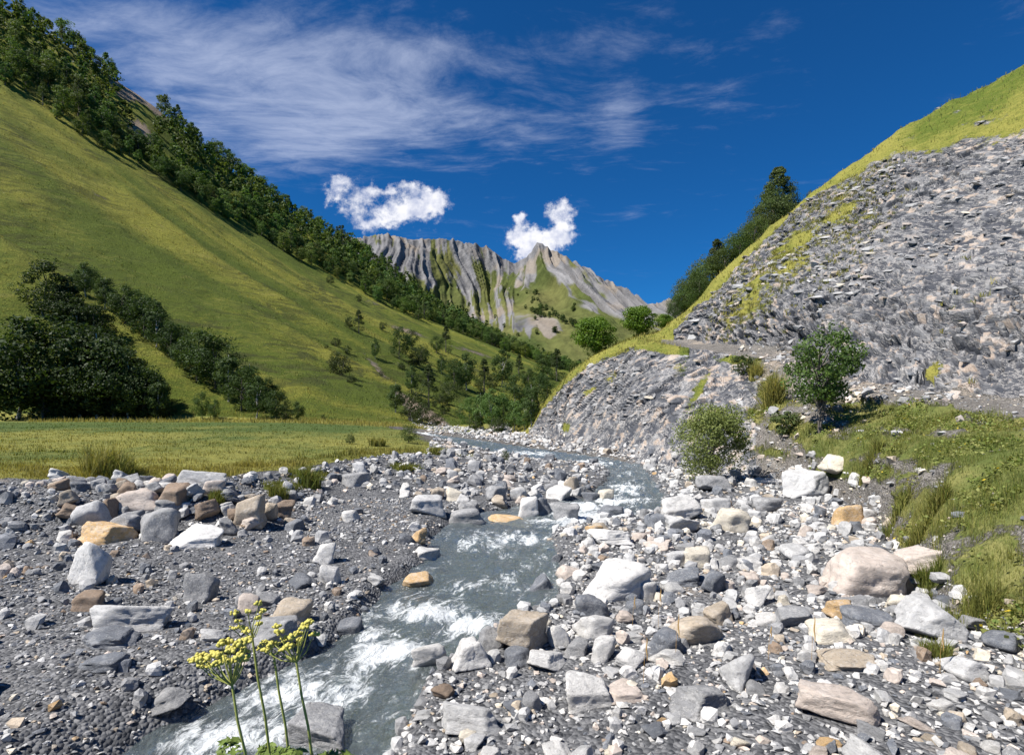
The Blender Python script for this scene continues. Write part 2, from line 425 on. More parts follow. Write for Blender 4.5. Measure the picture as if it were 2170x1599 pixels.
def ground_mat(name, rock_dark, rock_light, warm, green, yellow, rscale=1.0, strata=0.0, bump_d=0.05, gscale=1.0):
    """cover attribute: x grass amount, y dryness of the grass, z warm tint of the stone"""
    m, q = new_mat(name)
    pos = q.new('ShaderNodeNewGeometry').outputs['Position']
    cv = q.new('ShaderNodeVertexColor', dict(layer_name='cover')).outputs[0]
    gr, dry, wm = q.sep(cv)
    n_big = q.noise(pos, 0.35 * rscale, 4, 0.6)
    n_mid = q.noise(pos, 2.2 * rscale, 5, 0.62)
    n_fine = q.noise(pos, 14.0 * rscale, 4, 0.65)
    if strata:
        w = q.noise(pos, 0.5, 3, 0.6, out=1)
        p2 = q.vm('ADD', q.new('ShaderNodeVertexColor', dict(layer_name='bedding')).outputs[0], q.vm('SCALE', q.vm('SUBTRACT', w, (0.5, 0.5, 0.5)), scale=.35))
        ly = q.noise(q.map(p2, scale=(0.5, 0.5, 2.6)), 1.3, 6, 0.72)
        vf = q.new('ShaderNodeTexVoronoi', None, Vector=q.map(p2, scale=(1.6, 1.8, 6.5)), Scale=1.7)
        ly2 = q.m('ADD', q.m('MULTIPLY', vf.outputs['Color'], .75), q.m('MULTIPLY', vf.outputs['Distance'], -.35))
        rk = q.m('ADD', q.m('MULTIPLY', ly, 0.45), q.m('ADD', q.m('MULTIPLY', ly2, 0.42), q.m('MULTIPLY', n_mid, .25)))
        bkx, bky, _z = q.sep(q.new('ShaderNodeVertexColor', dict(layer_name='block')).outputs[0])
        rk = q.m('ADD', q.m('MULTIPLY', rk, .62), q.m('MULTIPLY', bkx, .42))
        rk = q.ramp(rk, 0.34, 0.76)
        wm = q.m('ADD', q.m('MULTIPLY', bky, 1.1), -.16)
        vein = q.ramp(q.m('ABSOLUTE', q.m('SUBTRACT', ly, 0.5)), 0.022, 0.004)
        rb = q.m('ADD', q.m('MULTIPLY', ly, 0.7), q.m('ADD', q.m('MULTIPLY', ly2, 0.6), q.m('MULTIPLY', n_fine, 0.35)))
    else:
        vo = q.new('ShaderNodeTexVoronoi', None, Vector=pos, Scale=26.0 * rscale)
        rk = q.m('ADD', q.m('MULTIPLY', vo.outputs['Color'], 0.55), q.m('MULTIPLY', n_mid, 0.6))
        rk = q.ramp(rk, 0.32, 0.85)
        vein = 0.0
        rb = q.m('ADD', q.m('MULTIPLY', vo.outputs['Distance'], -0.9), q.m('MULTIPLY', n_fine, 0.6))
    rock = q.mix(rk, rock_dark, rock_light)
    wmf = q.ramp(q.m('ADD', wm, q.m('MULTIPLY', q.m('SUBTRACT', n_mid, 0.5), 1.5)), 0.35, 0.75)
    rock = q.mix(q.m('MULTIPLY', wmf, 0.8), rock, warm)
    if strata: rock = q.mix(q.m('MULTIPLY', vein, 0.45), rock, (0.62, 0.58, 0.54))
    # grass
    gp = q.noise(q.map(pos, scale=(1, 1, 2.5)), 1.3 * gscale, 6, 0.7)
    gf = q.noise(pos, 9.0 * gscale, 4, 0.7)
    gb = q.noise(pos, 0.09 * gscale, 4, 0.6)
    dr = q.m('ADD', dry, q.m('ADD', q.m('MULTIPLY', q.m('SUBTRACT', gp, 0.5), 1.5), q.m('MULTIPLY', q.m('SUBTRACT', gb, 0.5), 0.9)))
    grass = q.mix(q.ramp(dr, 0.05, 0.95), green, yellow)
    grass = q.mix(q.m('MULTIPLY', q.ramp(gf, 0.55, 0.30), 0.6), grass, (green[0] * .4, green[1] * .42, green[2] * .5))
    if gscale < .5:
        wv_ = q.noise(pos, .05, 3, .6, out=1)
        pz = q.vm('ADD', pos, q.vm('SCALE', q.vm('SUBTRACT', wv_, (.5, .5, .5)), scale=9.0))
        tz = q.noise(q.map(pz, scale=(.10, .10, 1.0)), .75, 5, .65)
        tmask = q.ramp(q.noise(pos, .022, 3, .55), .40, .62)
        grass = q.mix(q.m('MULTIPLY', q.m('MULTIPLY', q.ramp(tz, .54, .40), tmask), .9), grass, (.075, .085, .022))
        grass = q.mix(q.m('MULTIPLY', q.ramp(tz, .56, .70), .35), grass, (.33, .29, .085))
        sp_ = q.noise(pos, .9, 3, .75)
        grass = q.mix(q.m('MULTIPLY', q.ramp(sp_, .40, .28), .6), grass, (.045, .062, .016))
    gfac = q.ramp(q.m('ADD', gr, q.m('ADD', q.m('MULTIPLY', q.m('SUBTRACT', n_mid, 0.5), 0.9), q.m('MULTIPLY', q.m('SUBTRACT', n_fine, 0.5), 0.5))), 0.40, 0.56)
    col = q.mix(gfac, rock, grass)
    gbump = q.m('ADD', q.m('MULTIPLY', gp, 0.8), q.m('MULTIPLY', gf, 0.8))
    if gscale < .5:
        rb = q.m('MULTIPLY', rb, .25)
    hb = q.new('ShaderNodeMix', dict(data_type='FLOAT')); q.put(hb, 0, gfac); q.put(hb, 2, rb); q.put(hb, 3, gbump)
    finish(m, q, col, 0.92, hb.outputs[0], 0.9, bump_d, 0.15)
    return m
M_bed = ground_mat('riverbed_gravel', (0.055, 0.057, 0.062), (0.19, 0.19, 0.195), (0.22, 0.18, 0.14), (0.07, 0.095, 0.018), (0.20, 0.19, 0.05), 1.0, 0, 0.035)
M_meadow = ground_mat('meadow_grass', (0.06, 0.055, 0.05), (0.20, 0.19, 0.18), (0.26, 0.2, 0.14), (0.070, 0.102, 0.026), (0.215, 0.205, 0.050), 1.0, 0, 0.07, 1.0)
M_hill = ground_mat('hillside_grass', (0.13, 0.11, 0.09), (0.30, 0.27, 0.23), (0.36, 0.27, 0.20), (0.120, 0.158, 0.022), (0.315, 0.305, 0.050), .25, 0, 1.6, .45)
M_cliff = ground_mat('shale_cliff', (0.060, 0.064, 0.076), (0.25, 0.247, 0.25), (0.40, 0.315, 0.25), (0.10, 0.135, 0.02), (0.28, 0.26, 0.06), 1.0, 1.0, 0.16, 1.2)

M_bank = ground_mat('bank_soil', (0.10, 0.092, 0.082), (0.27, 0.25, 0.23), (0.36, 0.30, 0.24), (0.10, 0.122, 0.032), (0.26, 0.235, 0.085), 1.0, 0, 0.06, 1.3)

# ------------------------------------------------------------------ build left terrain
pxs = np.concatenate([np.arange(-1500, -100, 40), np.arange(-100, 2280, 6), np.arange(2280, 3700, 40)]).astype(float)
dl = np.exp(np.linspace(math.log(1.0), math.log(14), 230)[:-1])
dl = np.concatenate([dl, np.exp(np.linspace(math.log(14), math.log(110), 180)[:-1]), np.exp(np.linspace(math.log(110), math.log(850), 230))])
PX, DD = np.meshgrid(pxs, dl)
Xg = (PX - CX) / FOC * DD
Zg = L_height(Xg.ravel(), DD.ravel()).reshape(Xg.shape)
V = np.stack([Xg, DD, Zg], -1).reshape(-1, 3)
F = grid_faces(len(dl), len(pxs))
PY = (HOR - (Zg - CZ) / DD * FOC)
def gblob(px, py, cx, cy, rx, ry, rot=0.0):
    c, s = math.cos(rot), math.sin(rot); a = (px - cx) * c + (py - cy) * s; b = -(px - cx) * s + (py - cy) * c
    return np.exp(-(a / rx) ** 2 - (b / ry) ** 2)
Dl, _ = lines_at(LF, PX.ravel())
Dl = Dl.reshape((len(LF),) + PX.shape)
nz = fbm(Xg / 1.2, DD / 1.2, oct=3, seed=41)
cgr = CXN * Xg + CYN * DD
streak = fbm(cgr / 14, Zg / 60, oct=4, seed=43)
grass = np.zeros_like(PX); dry = np.full_like(PX, .35); warm = np.zeros_like(PX)
is_mead = (DD > Dl[5] * .985) & (DD < Dl[6])
is_hill = DD >= Dl[6]
edge = sstep(Dl[5] * .97, Dl[5] * 1.02, DD)
wid = sstep(1075, 1000, PX)
grass = np.where(is_mead, edge * (0.35 + .65 * wid) - (1 - wid) * .35 - .9 * sstep(760, 900, PX) * sstep(60, 30, DD) * 0.35, grass)
grass = np.where(is_hill, 1.0, grass)
qg = riv_q(Xg.ravel(), DD.ravel()).reshape(PX.shape)
grass = np.where((DD < Dl[6] * 1.3), grass * sstep(1.2, 3.2, qg + .3 * nz), grass)
# grassy spots inside the stone bar
for cx, cy, rx, ry in ((650, 1005, 60, 14), (600, 1030, 50, 12), (450, 1035, 50, 12), (860, 990, 40, 8), (420, 1010, 60, 14)):
    grass = np.maximum(grass, np.where(DD < 40, .95 * gblob(PX, PY, cx, cy, rx, ry), 0))
# dry grass: near front of the meadow and straw line at its rear; greener middle
dry = np.where(is_mead, .70 * sstep(46, 20, DD) + .08 + 1.1 * sstep(62, 70, DD) + .3 * sstep(700, 850, PX), dry)
dry = np.where(is_hill, .40 + 1.0 * streak + .25 * gblob(PX, PY, 500, 520, 420, 60, .47) + .3 * gblob(PX, PY, 700, 620, 300, 30, .45) - .45 * gblob(PX, PY, 760, 850, 220, 60) - .35 * gblob(PX, PY, 480, 640, 240, 50, .45) - .08
               - .25 * gblob(PX, PY, 250, 520, 200, 90, .5) + .5 * gblob(PX, PY, 380, 740, 160, 16, .58), dry)
for cx, cy, rx, ry, a, am in ((905, 880, 60, 14, .45, .9), (870, 850, 40, 10, .5, .6), (860, 700, 60, 8, .3, .6), (1000, 745, 70, 6, .3, .55), (300, 280, 46, 22, .7, .8), (260, 190, 40, 20, .6, .9), (330, 225, 60, 16, .75, .8),
                          (800, 780, 60, 10, .8, .55), (850, 775, 30, 8, .4, .5), (800, 545, 40, 14, .8, .7), (940, 650, 20, 30, .7, .6), (210, 415, 50, 5, .55, .5), (790, 640, 40, 8, .3, .45)):
    b = np.where(is_hill, am * gblob(PX, PY, cx, cy, rx, ry, a), 0)
    grass = grass - b * 1.1; warm = warm + b
dry = dry + np.where(is_mead, .6 * fbm(Xg / 5, DD / 8, oct=4, seed=52), 0)
warm = warm + np.where(is_mead, .25, .12) + .25 * vn(Xg / 3, DD / 3, seed=51)
grass = grass + .10 * nz
cover = np.stack([grass, dry, warm], -1).reshape(-1, 3)
fc = F[:, 0]
fm = (is_mead & (edge > .5)).ravel()[fc]; fh = is_hill.ravel()[fc]
for nm, keep, mt in (('riverbed', ~fm & ~fh, M_bed), ('meadow', fm & ~fh, M_meadow), ('hillside', fh, M_hill)):
    v, f, at_ = sub_mesh(V, F, keep, dict(cover=cover))
    link(nm, mesh_np(nm, v, f, mt, True, at_), kind='structure', label=dict(riverbed='grey gravel stream bed between the banks', meadow='flat green meadow behind the low bank', hillside='steep yellow-green grass hillside below the wood')[nm])

# ------------------------------------------------------------------ build right terrain
pxr = np.concatenate([np.arange(1086, 2300, 4.0), np.arange(2300, 3800, 30.0)])
Dr, _ = lines_at(RF, pxr)
segs = [16, 110, 120, 26, 60, 210, 24, 12]
rows = []
for k, n in enumerate(segs):
    for i in range(n): rows.append(Dr[k] + (Dr[k + 1] - Dr[k]) * i / n)
rows.append(Dr[-1])
DDr = np.array(rows); PXr = np.broadcast_to(pxr, DDr.shape)
Xr = (PXr - CX) / FOC * DDr
Zr = R_height(Xr.ravel(), DDr.ravel() + 1e-4).reshape(Xr.shape)
Zr = np.where(Zr < -2.5, -1.5, Zr)
PYr = HOR - (Zr - CZ) / DDr * FOC
Dk = np.stack([np.broadcast_to(d, DDr.shape) for d in Dr])
nr1 = fbm(Xr / 1.5, DDr / 1.5, Zr / 1.5, oct=4, seed=61)
gs = np.zeros_like(DDr); dr_ = np.full_like(DDr, .55); wm = np.zeros_like(DDr)
crest_gap = np.interp(PXr, [1300, 1420, 1500, 1600, 1700, 1800, 1900, 2008, 2170], [30, 24, 24, 16, 13, 22, 52, 92, 150])
pcrest = np.interp(PXr, RF[6][0], HOR - (RF[6][2] - CZ) / RF[6][1] * FOC)
above_track = DDr > Dk[4]
gs = np.where(above_track, sstep(crest_gap * 1.5, crest_gap * .5, PYr - pcrest) * 1.0, gs)
# patchy tufted belt under the crest
belt = np.exp(-((PYr - pcrest - 90) / 95) ** 2) * sstep(1480, 1560, PXr) * sstep(1960, 1800, PXr)
gs = np.maximum(gs, np.where(above_track, belt * .52, 0))
low = (DDr < Dk[3])
pshould = np.interp(PXr, RF[3][0], HOR - (RF[3][2] - CZ) / RF[3][1] * FOC)
gs = np.maximum(gs, np.where(low & (PXr < 1460), sstep(34, 6, PYr - pshould) * .9, 0))
gs = np.maximum(gs, np.where((DDr >= Dk[3]) & (PXr < 1430), .95, 0))
for cx, cy, rx, ry, a, am in ((1560, 765, 60, 12, .1, .75), (1480, 830, 14, 60, .45, .7), (1640, 840, 40, 40, .3, .9), (1600, 880, 40, 30, 0, .6), (1200, 905, 14, 14, 0, .8), (1250, 830, 26, 12, -.7, .6), (1290, 800, 30, 12, -.7, .5),
                              (1440, 780, 20, 40, .5, .5), (1900, 885, 220, 30, .12, .95), (1960, 950, 180, 44, .1, .85), (1850, 1000, 110, 26, .1, .75), (1960, 1080, 80, 70, .3, .9), (1930, 1130, 60, 30, 0, .8), (2100, 1000, 130, 160, 0, .9),
                              (1700, 915, 70, 34, .2, .95), (1640, 960, 60, 20, .1, .75), (1760, 950, 70, 26, .1, .95), (1990, 1370, 60, 30, 0, .8), (1980, 1210, 40, 40, .4, .7), (1770, 1000, 60, 16, .15, .8), (1980, 790, 30, 26, 0, .7), (1870, 770, 50, 20, 0, .4), (2100, 1250, 100, 140, 0, .9)):
    gs = np.maximum(gs, np.where(low | (cy < 800), am * gblob(PXr, PYr, cx, cy, rx, ry, a), 0))
gs = np.where(low & (PXr > 2150), np.maximum(gs, .72 * sstep(2150, 2260, PXr)), gs)
tr = (DDr > Dk[3] * 1.0) & (DDr < Dk[4]) & (PXr > 1400)
gs = np.where(tr, gs * .3 + .1, gs)
dr_ = np.where(above_track, .75 - .5 * sstep(1850, 2000, PXr) * sstep(130, 20, PYr - pcrest), .40)
dr_ = np.where(PXr < 1440, .7, dr_) + .45 * fbm(Xr / 2.2, DDr / 2.2, Zr / 2.2, oct=3, seed=64)
gs = np.where(above_track, gs + .60 * fbm(Xr / 1.6, DDr / 1.6, Zr / 1.6, oct=3, seed=66) * sstep(.05, .4, gs) - .06, gs)
wm = .18 + .75 * fbm(Xr / 2.2, DDr / 2.2, Zr / 1.1, oct=3, seed=63) + .35 * np.where(low & (PXr < 1480), .4 * gblob(PXr, PYr, 1350, 880, 120, 80) + .3 * gblob(PXr, PYr, 1300, 760, 100, 26), 0) + np.where(above_track, .25 * gblob(PXr, PYr, 1560, 610, 120, 60, -.6), 0)
def cells(a, b, c, seed):
    A, B, C_ = np.floor(a), np.floor(b), np.floor(c); best = np.full(a.shape, 9.0); val = np.zeros(a.shape)
    for i in (-1, 0, 1):
        for j in (-1, 0, 1):
            for k in (-1, 0, 1):
                x, y, z = A + i, B + j, C_ + k
                dd = (x + .5 + .42 * _h(x, y, z, seed) - a) ** 2 + (y + .5 + .42 * _h(x, y, z, seed + 1) - b) ** 2 + (z + .5 + .42 * _h(x, y, z, seed + 2) - c) ** 2
                mk = dd < best; best = np.where(mk, dd, best); val = np.where(mk, _h(x, y, z, seed + 3), val)
    return val, best
# folded beds standing proud of the face
du = np.stack([np.gradient(Xr, axis=1), np.gradient(DDr, axis=1), np.gradient(Zr, axis=1)], -1)
dv = np.stack([np.gradient(Xr, axis=0), np.gradient(DDr, axis=0), np.gradient(Zr, axis=0)], -1)
N = np.cross(du, dv); N /= (np.linalg.norm(N, axis=-1, keepdims=True) + 1e-9)
N = np.where(N[..., 2:3] < 0, -N, N)
fold = 1.1 * fbm(Xr / 7, DDr / 8, Zr / 7, oct=2, seed=65)
bedc = (.55 * Xr - .25 * DDr + .80 * Zr) + fold * 1.5
bedc = np.where(low & (PXr < 1620), (.66 * Xr + .15 * DDr - .74 * Zr) + fold * .7, bedc)
ledge = .55 * vn(bedc / .42, Xr / 2.0, DDr / 2.0, seed=67) + .35 * vn(bedc / .17, Xr / .9, DDr / .9, seed=68) + .3 * vn(bedc / 1.1, Xr / 3, DDr / 3, seed=69)
fa = np.where(low & (PXr < 1620), .6 * Xr + .2 * DDr + .75 * Zr, .75 * Xr + .45 * DDr - .35 * Zr) + .5 * fold; fb = -.35 * Xr + .85 * DDr + .50 * Zr
bc = bedc + .5 * np.sin(fa / 1.7) * sstep(-.2, .4, vn(Xr / 7, DDr / 7, Zr / 7, seed=73))
blk, _b1 = cells(fa / 1.25, fb / 1.0, bc / .42, 311)
blk2, _b2 = cells(fa / .48, fb / .42, bc / .16, 331)
rocky = sstep(.75, .35, gs) * np.where(tr, .12, 1.0) * sstep(Dk[1] * 1.0, Dk[1] * 1.12, DDr)
big_l = vn(Xr / 2.6, DDr / 2.6, Zr / 2.0, seed=71)
amp = (.20 + .20 * sstep(-.1, .5, big_l)) * np.where(PXr > 1600, np.where(low, .5, 1.0), 1.0)
outc = .30 + .75 * np.where(above_track, np.exp(-((PYr - 700) / 75) ** 2) * sstep(1430, 1500, PXr), 0) + .25 * np.where(low & (PXr < 1500), 1, 0) + .35 * sstep(.0, .5, vn(Xr / 5, DDr / 5, Zr / 4, seed=75))
disp = rocky * (.45 * amp * ledge + .07 * nr1 + outc * (.24 * blk + .13 * blk2)) * sstep(5, 14, DDr)
Vr = np.stack([Xr, DDr, Zr], -1) + N * disp[..., None]
Vr = Vr.reshape(-1, 3); Fr = grid_faces(*DDr.shape)
bedding_r = np.stack([fa, fb, bc], -1).reshape(-1, 3)
block_r = np.stack([.5 + .26 * blk + .34 * blk2 + .12 * ledge, .75 * blk2 + .15 * blk + .45 * wm, rocky], -1).reshape(-1, 3)
cover_r = np.stack([gs + .08 * nr1 + np.where(low & (PXr > 1600), .34 * fbm(Xr / 1.1, DDr / 1.1, oct=3, seed=171) + .03, 0), dr_, wm], -1).reshape(-1, 3)
trf = tr.ravel()[Fr[:, 0]]
bankf = (low & (PXr > 1600)).ravel()[Fr[:, 0]] & ~trf
for nm, keep, lb in (('cliff_slope', ~trf & ~bankf, 'steep grey shale slope with thin folded beds'), ('track', trf, 'narrow gravel track cut across the shale slope'), ('right_bank', bankf, 'grassy bank below the track')):
    v, f, at_ = sub_mesh(Vr, Fr, keep, dict(cover=cover_r, block=block_r, bedding=bedding_r))
    link(nm, mesh_np(nm, v, f, M_bank if nm != 'cliff_slope' else M_cliff, nm != 'cliff_slope', at_), kind='structure', label=lb)

# ------------------------------------------------------------------ far mountain and the green ridge before it
def vcol_mat(name, rough=0.95, nscale=0.05, bump_d=3.0, var=0.25):
    m, q = new_mat(name)
    pos = q.new('ShaderNodeNewGeometry').outputs['Position']
    c = q.new('ShaderNodeVertexColor', dict(layer_name='tint')).outputs[0]
    n = q.noise(pos, nscale, 5, 0.7)
    f = q.m('ADD', 1.0 - var, q.m('MULTIPLY', n, 2 * var))
    col = q.vm('SCALE', c, scale=f)
    finish(m, q, col, rough, n, 0.8, bump_d, 0.1)
    return m
M_mount = vcol_mat('mountain_rock_and_turf', 0.95, 0.06, 6.0, 0.3)
MF = [
    feat((300, 800, 860), (1000, 820, 820), (1200, 840, 800), (1900, 800, 820)),
    feat((300, 1000, 760), (800, 1000, 730), (950, 1030, 735), (1050, 1040, 745), (1150, 1000, 742), (1250, 980, 730), (1400, 1000, 720), (1900, 1000, 720)),
    feat((300, 1250, 660), (800, 1280, 640), (900, 1300, 655), (960, 1400, 668), (1030, 1420, 672), (1120, 1240, 662), (1200, 1180, 668), (1280, 1150, 672), (1380, 1200, 690), (1500, 1250, 690), (1900, 1250, 690)),
    feat((300, 1500, 560), (800, 1560, 565), (880, 1580, 580), (960, 1720, 608), (1040, 1740, 616), (1090, 1640, 606), (1140, 1520, 588), (1200, 1420, 612), (1280, 1380, 642), (1380, 1380, 668), (1500, 1400, 672), (1900, 1400, 670)),
    feat((300, 1750, 480), (700, 1780, 500), (790, 1800, 505), (812, 1800, 501), (850, 1810, 501), (885, 1815, 507), (930, 1820, 505), (975, 1830, 513), (1012, 1830, 516), (1030, 1835, 522), (1050, 1850, 540), (1068, 1860, 552), (1088, 1860, 556), (1108, 1790, 546), (1126, 1700, 530),
         (1138, 1660, 515), (1148, 1650, 517), (1166, 1640, 528), (1190, 1620, 540), (1212, 1590, 554), (1242, 1570, 569), (1262, 1550, 580), (1290, 1540, 594), (1312, 1530, 606), (1340, 1520, 624), (1372, 1510, 640), (1400, 1510, 640), (1420, 1520, 636), (1500, 1520, 640), (1900, 1500, 640)),
    feat((300, 2100, 540), (1080, 2200, 610), (1140, 2000, 600), (1400, 1900, 680), (1900, 1900, 690)),
]
pxm = np.arange(640, 1520, 2.3)
Dm, Zm = lines_at(MF, pxm)
segm = [30, 90, 90, 80, 14]
rows = []; zr = []; tt = []
for k, n in enumerate(segm):
    for i in range(n):
        t = i / n; rows.append(Dm[k] * (1 - t) + Dm[k + 1] * t); zr.append(Zm[k] * (1 - t) + Zm[k + 1] * t); tt.append(k + t)
rows.append(Dm[-1]); zr.append(Zm[-1]); tt.append(len(segm))
Dg = np.array(rows); Zg2 = np.array(zr); T = np.array(tt)[:, None] * np.ones_like(Dg)
def blur(a, k):
    for _ in range(k):
        b = a.copy(); b[1:-1] = .25 * a[:-2] + .5 * a[1:-1] + .25 * a[2:]; a = b
    return a
keepc = Zg2[sum(segm[:4])].copy(); Zs = blur(Zg2, 6); Zg2 = np.where(T >= 3.85, Zg2, Zs)
Xm = (pxm[None, :] - CX) / FOC * Dg
lean = np.interp(pxm, [780, 1000, 1090, 1140, 1250, 1420], [.25, .32, -.1, .1, .35, .45])[None, :]
a = Xm + lean * (Zg2 - 500) * 0.9 + 26 * fbm(Xm / 160, Zg2 / 160, oct=3, seed=81)
up = sstep(1.1, 2.9, T) * sstep(4.9, 4.05, T)
fl = 1 - np.abs(vn(a / 46, Zg2 / 500, seed=82)) * 2
fl2 = 1 - np.abs(vn(a / 19, Zg2 / 260, seed=83)) * 2
fl3 = 1 - np.abs(vn(a / 9, Zg2 / 140, seed=84)) * 2
flute = .42 * fl + .35 * fl2 + .25 * fl3
crest_keep = np.clip((4.0 - T) / .12, 0, 1) * (T < 4) + (T >= 4) * 0
dz_m = up * (26 * flute - 6) * np.minimum(1, crest_keep * .65 + .30) + 5 * fbm(Xm / 30, Zg2 / 30, oct=4, seed=86) * sstep(0.2, 1, T)
dz_m = dz_m + 7 * fbm(Xm / 16, Zg2 / 60, oct=4, seed=99, gain=.6) * sstep(3.2, 4.0, T) * sstep(4.9, 4.05, T)
Zg3 = Zg2 + dz_m
sy = -dz_m * .5
Vm = np.stack([Xm, Dg + sy, Zg3], -1).reshape(-1, 3)
PXM = np.broadcast_to(pxm, Dg.shape); PYM = HOR - (Zg3 - CZ) / Dg * FOC
rn = fbm(a / 22, Zg2 / 130, oct=5, seed=88, gain=.62)
pat = fbm(Xm / 150, Zg2 / 110, oct=4, seed=89)
rock = .40 * (T - 2.72) + 1.35 * rn + .40 * fl + .25 * fl3 + .60 * pat - .12
rock += .30 * sstep(1180, 1300, PXM) * sstep(2, 3, T) - .5 * gblob(PXM, PYM, 1050, 590, 60, 22, .5) - .6 * gblob(PXM, PYM, 880, 600, 60, 14, .9)
for cx, cy, rx, ry, am, ro in ((1158, 705, 18, 26, 1.5, 0), (1005, 672, 24, 10, 1.2, .3), (1060, 680, 12, 18, 1.0, 0), (950, 640, 12, 20, 1.2, -.6), (1275, 650, 40, 14, 1.0, 0), (1098, 600, 8, 10, .9, 0), (1085, 640, 8, 10, .8, 0), (1165, 730, 10, 10, 1, 0), (985, 618, 7, 26, .8, -.3), (1120, 705, 6, 20, .8, 0)):
    rock += am * gblob(PXM, PYM, cx, cy, rx, ry, ro) * (1 + .9 * rn)
rf = sstep(-.05, .22, rock)
rock_tone = .5 + .5 * fbm(a / 7, Zg2 / 60, oct=3, seed=91)
rock_tone = np.clip(rock_tone + .35 * fbm(a / 3.2, Zg2 / 24, oct=3, seed=98) + .2 * fl3, 0, 1.3)  # rock's own grey from noise, slightly paler on the flute ribs
cr = np.stack([.060 + .165 * rock_tone, .061 + .158 * rock_tone, .066 + .155 * rock_tone], -1)
tanp = sstep(.1, .5, fbm(Xm / 60, Zg2 / 60, oct=3, seed=92))[..., None] * .6
cr = cr * (1 - tanp) + tanp * np.array([.25, .205, .155])
gy = np.clip(.5 + .9 * fbm(Xm / 90, Zg2 / 60, oct=4, seed=93), 0, 1)[..., None]
cg = (1 - gy) * np.array([.075, .100, .026]) + gy * np.array([.165, .165, .055])
cg = cg * (.72 + .30 * fbm(Xm / 12, Zg2 / 9, oct=4, seed=97, gain=.7))[..., None]
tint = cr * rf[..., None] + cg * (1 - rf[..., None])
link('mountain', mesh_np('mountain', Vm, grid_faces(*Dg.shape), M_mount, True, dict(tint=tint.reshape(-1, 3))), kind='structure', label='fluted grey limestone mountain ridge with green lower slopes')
def M_height_at(px, py):
    i = int(np.clip((px - 640) / 2.3, 0, len(pxm) - 1)); r = np.argmin(np.abs(PYM[:sum(segm[:4]), i] - py)); return Vm.reshape(Dg.shape + (3,))[r, i]
# mid ridge
GF = [feat((700, 500, 840), (1500, 500, 860)), feat((700, 640, 640), (900, 620, 664), (980, 620, 690), (1060, 610, 722), (1130, 600, 748), (1200, 590, 770), (1300, 590, 800), (1500, 590, 830)), feat((700, 800, 700), (1000, 800, 750), (1500, 760, 840))]
pxg = np.arange(840, 1420, 6.0); dgr = np.linspace(500, 780, 70)
PG, DG = np.meshgrid(pxg, dgr)
XG = (PG - CX) / FOC * DG
ZG = softened(GF, PG, DG, 10, .02) + 2.0 * fbm(XG / 25, DG / 25, oct=3, seed=95)
cvr = np.stack([np.ones_like(PG), .55 + .4 * fbm(XG / 30, DG / 40, oct=3, seed=96), np.zeros_like(PG)], -1).reshape(-1, 3)
link('far_hill', mesh_np('far_hill', np.stack([XG, DG, ZG], -1).reshape(-1, 3), grid_faces(*PG.shape), M_hill, True, dict(cover=cvr)), kind='structure', label='smooth green ridge descending before the mountain')

# ------------------------------------------------------------------ water
def water_mesh():
    P = dens(RIV, 26); n = len(P); T_ = np.gradient(P[:, :2], axis=0); T_ /= np.linalg.norm(T_, axis=1, keepdims=True)
    Nn = np.stack([-T_[:, 1], T_[:, 0]], -1); m = 56
    w = np.linspace(-1.22, 1.22, m)
    X = P[:, 0:1] + Nn[:, 0:1] * P[:, 2:3] * w; Y = P[:, 1:2] + Nn[:, 1:2] * P[:, 2:3] * w
    s = np.concatenate([[0], np.cumsum(np.hypot(*np.diff(P[:, :2], axis=0).T))])[:, None] * np.ones_like(X)
    zl = water_level(Y)
    px = proj(X, Y); py = HOR - (zl - CZ) / Y * FOC
    fo = np.zeros_like(X)
    for cx, cy, rx, ry, am in ((830, 1385, 90, 26, 1.0), (1000, 1325, 60, 24, .9), (900, 1300, 80, 20, .85), (790, 1345, 50, 22, .6), (960, 1280, 60, 14, .35), (1075, 1230, 40, 26, .45), (1000, 1250, 60, 14, .3), (1010, 1150, 60, 14, .35),
                               (1110, 1140, 60, 12, .6), (1225, 1104, 70, 16, 1.2), (1290, 1096, 50, 14, 1.2), (1230, 1076, 50, 10, 1.0), (1310, 1062, 46, 12, .9), (1330, 1035, 34, 11, .8), (1330, 1005, 22, 8, .3), (1140, 1100, 40, 6, .5), (1240, 982, 60, 5, .6), (1120, 962, 60, 5, .5),
                               (650, 1470, 160, 40, .7), (500, 1560, 200, 40, .6), (900, 920, 30, 6, .6)):
        fo = np.maximum(fo, am * gblob(px, py, cx, cy, rx, ry))
    amp = .045 + .10 * fo
    z = zl + amp * (1.1 * fbm(s / .55, w[None, :] * P[:, 2:3] / .30, oct=4, seed=101, gain=.6)) * np.clip(Y / 9, .6, 2.2) + .03 * fo
    fo = fo * 1.1 + .45 * fbm(s / .6, w[None, :] * P[:, 2:3] / .2, oct=3, seed=103) + .19
    V = np.stack([X, Y, z], -1).reshape(-1, 3)
    c = np.stack([fo, s, w[None, :] * P[:, 2:3]], -1).reshape(-1, 3)
    return V, grid_faces(n, m), c
m, q = new_mat('stream_water')
pos = q.new('ShaderNodeNewGeometry').outputs['Position']
cv = q.new('ShaderNodeVertexColor', dict(layer_name='flow')).outputs[0]
fo, fs, fw = q.sep(cv)
fl_ = q.comb(fs, fw, 0.0)
wpn = q.noise(fl_, 1.6, 3, .6, out=1)
flw = q.vm('ADD', fl_, q.vm('SCALE', q.vm('SUBTRACT', wpn, (.5, .5, .5)), scale=.5))
n1 = q.noise(q.map(flw, scale=(.55, 1.25, 1)), 7, 6, .68, .8)
n2 = q.noise(q.map(flw, scale=(.6, 1.2, 1)), 26, 5, .7, .5)
ht = q.m('ADD', n1, q.m('MULTIPLY', n2, .35))
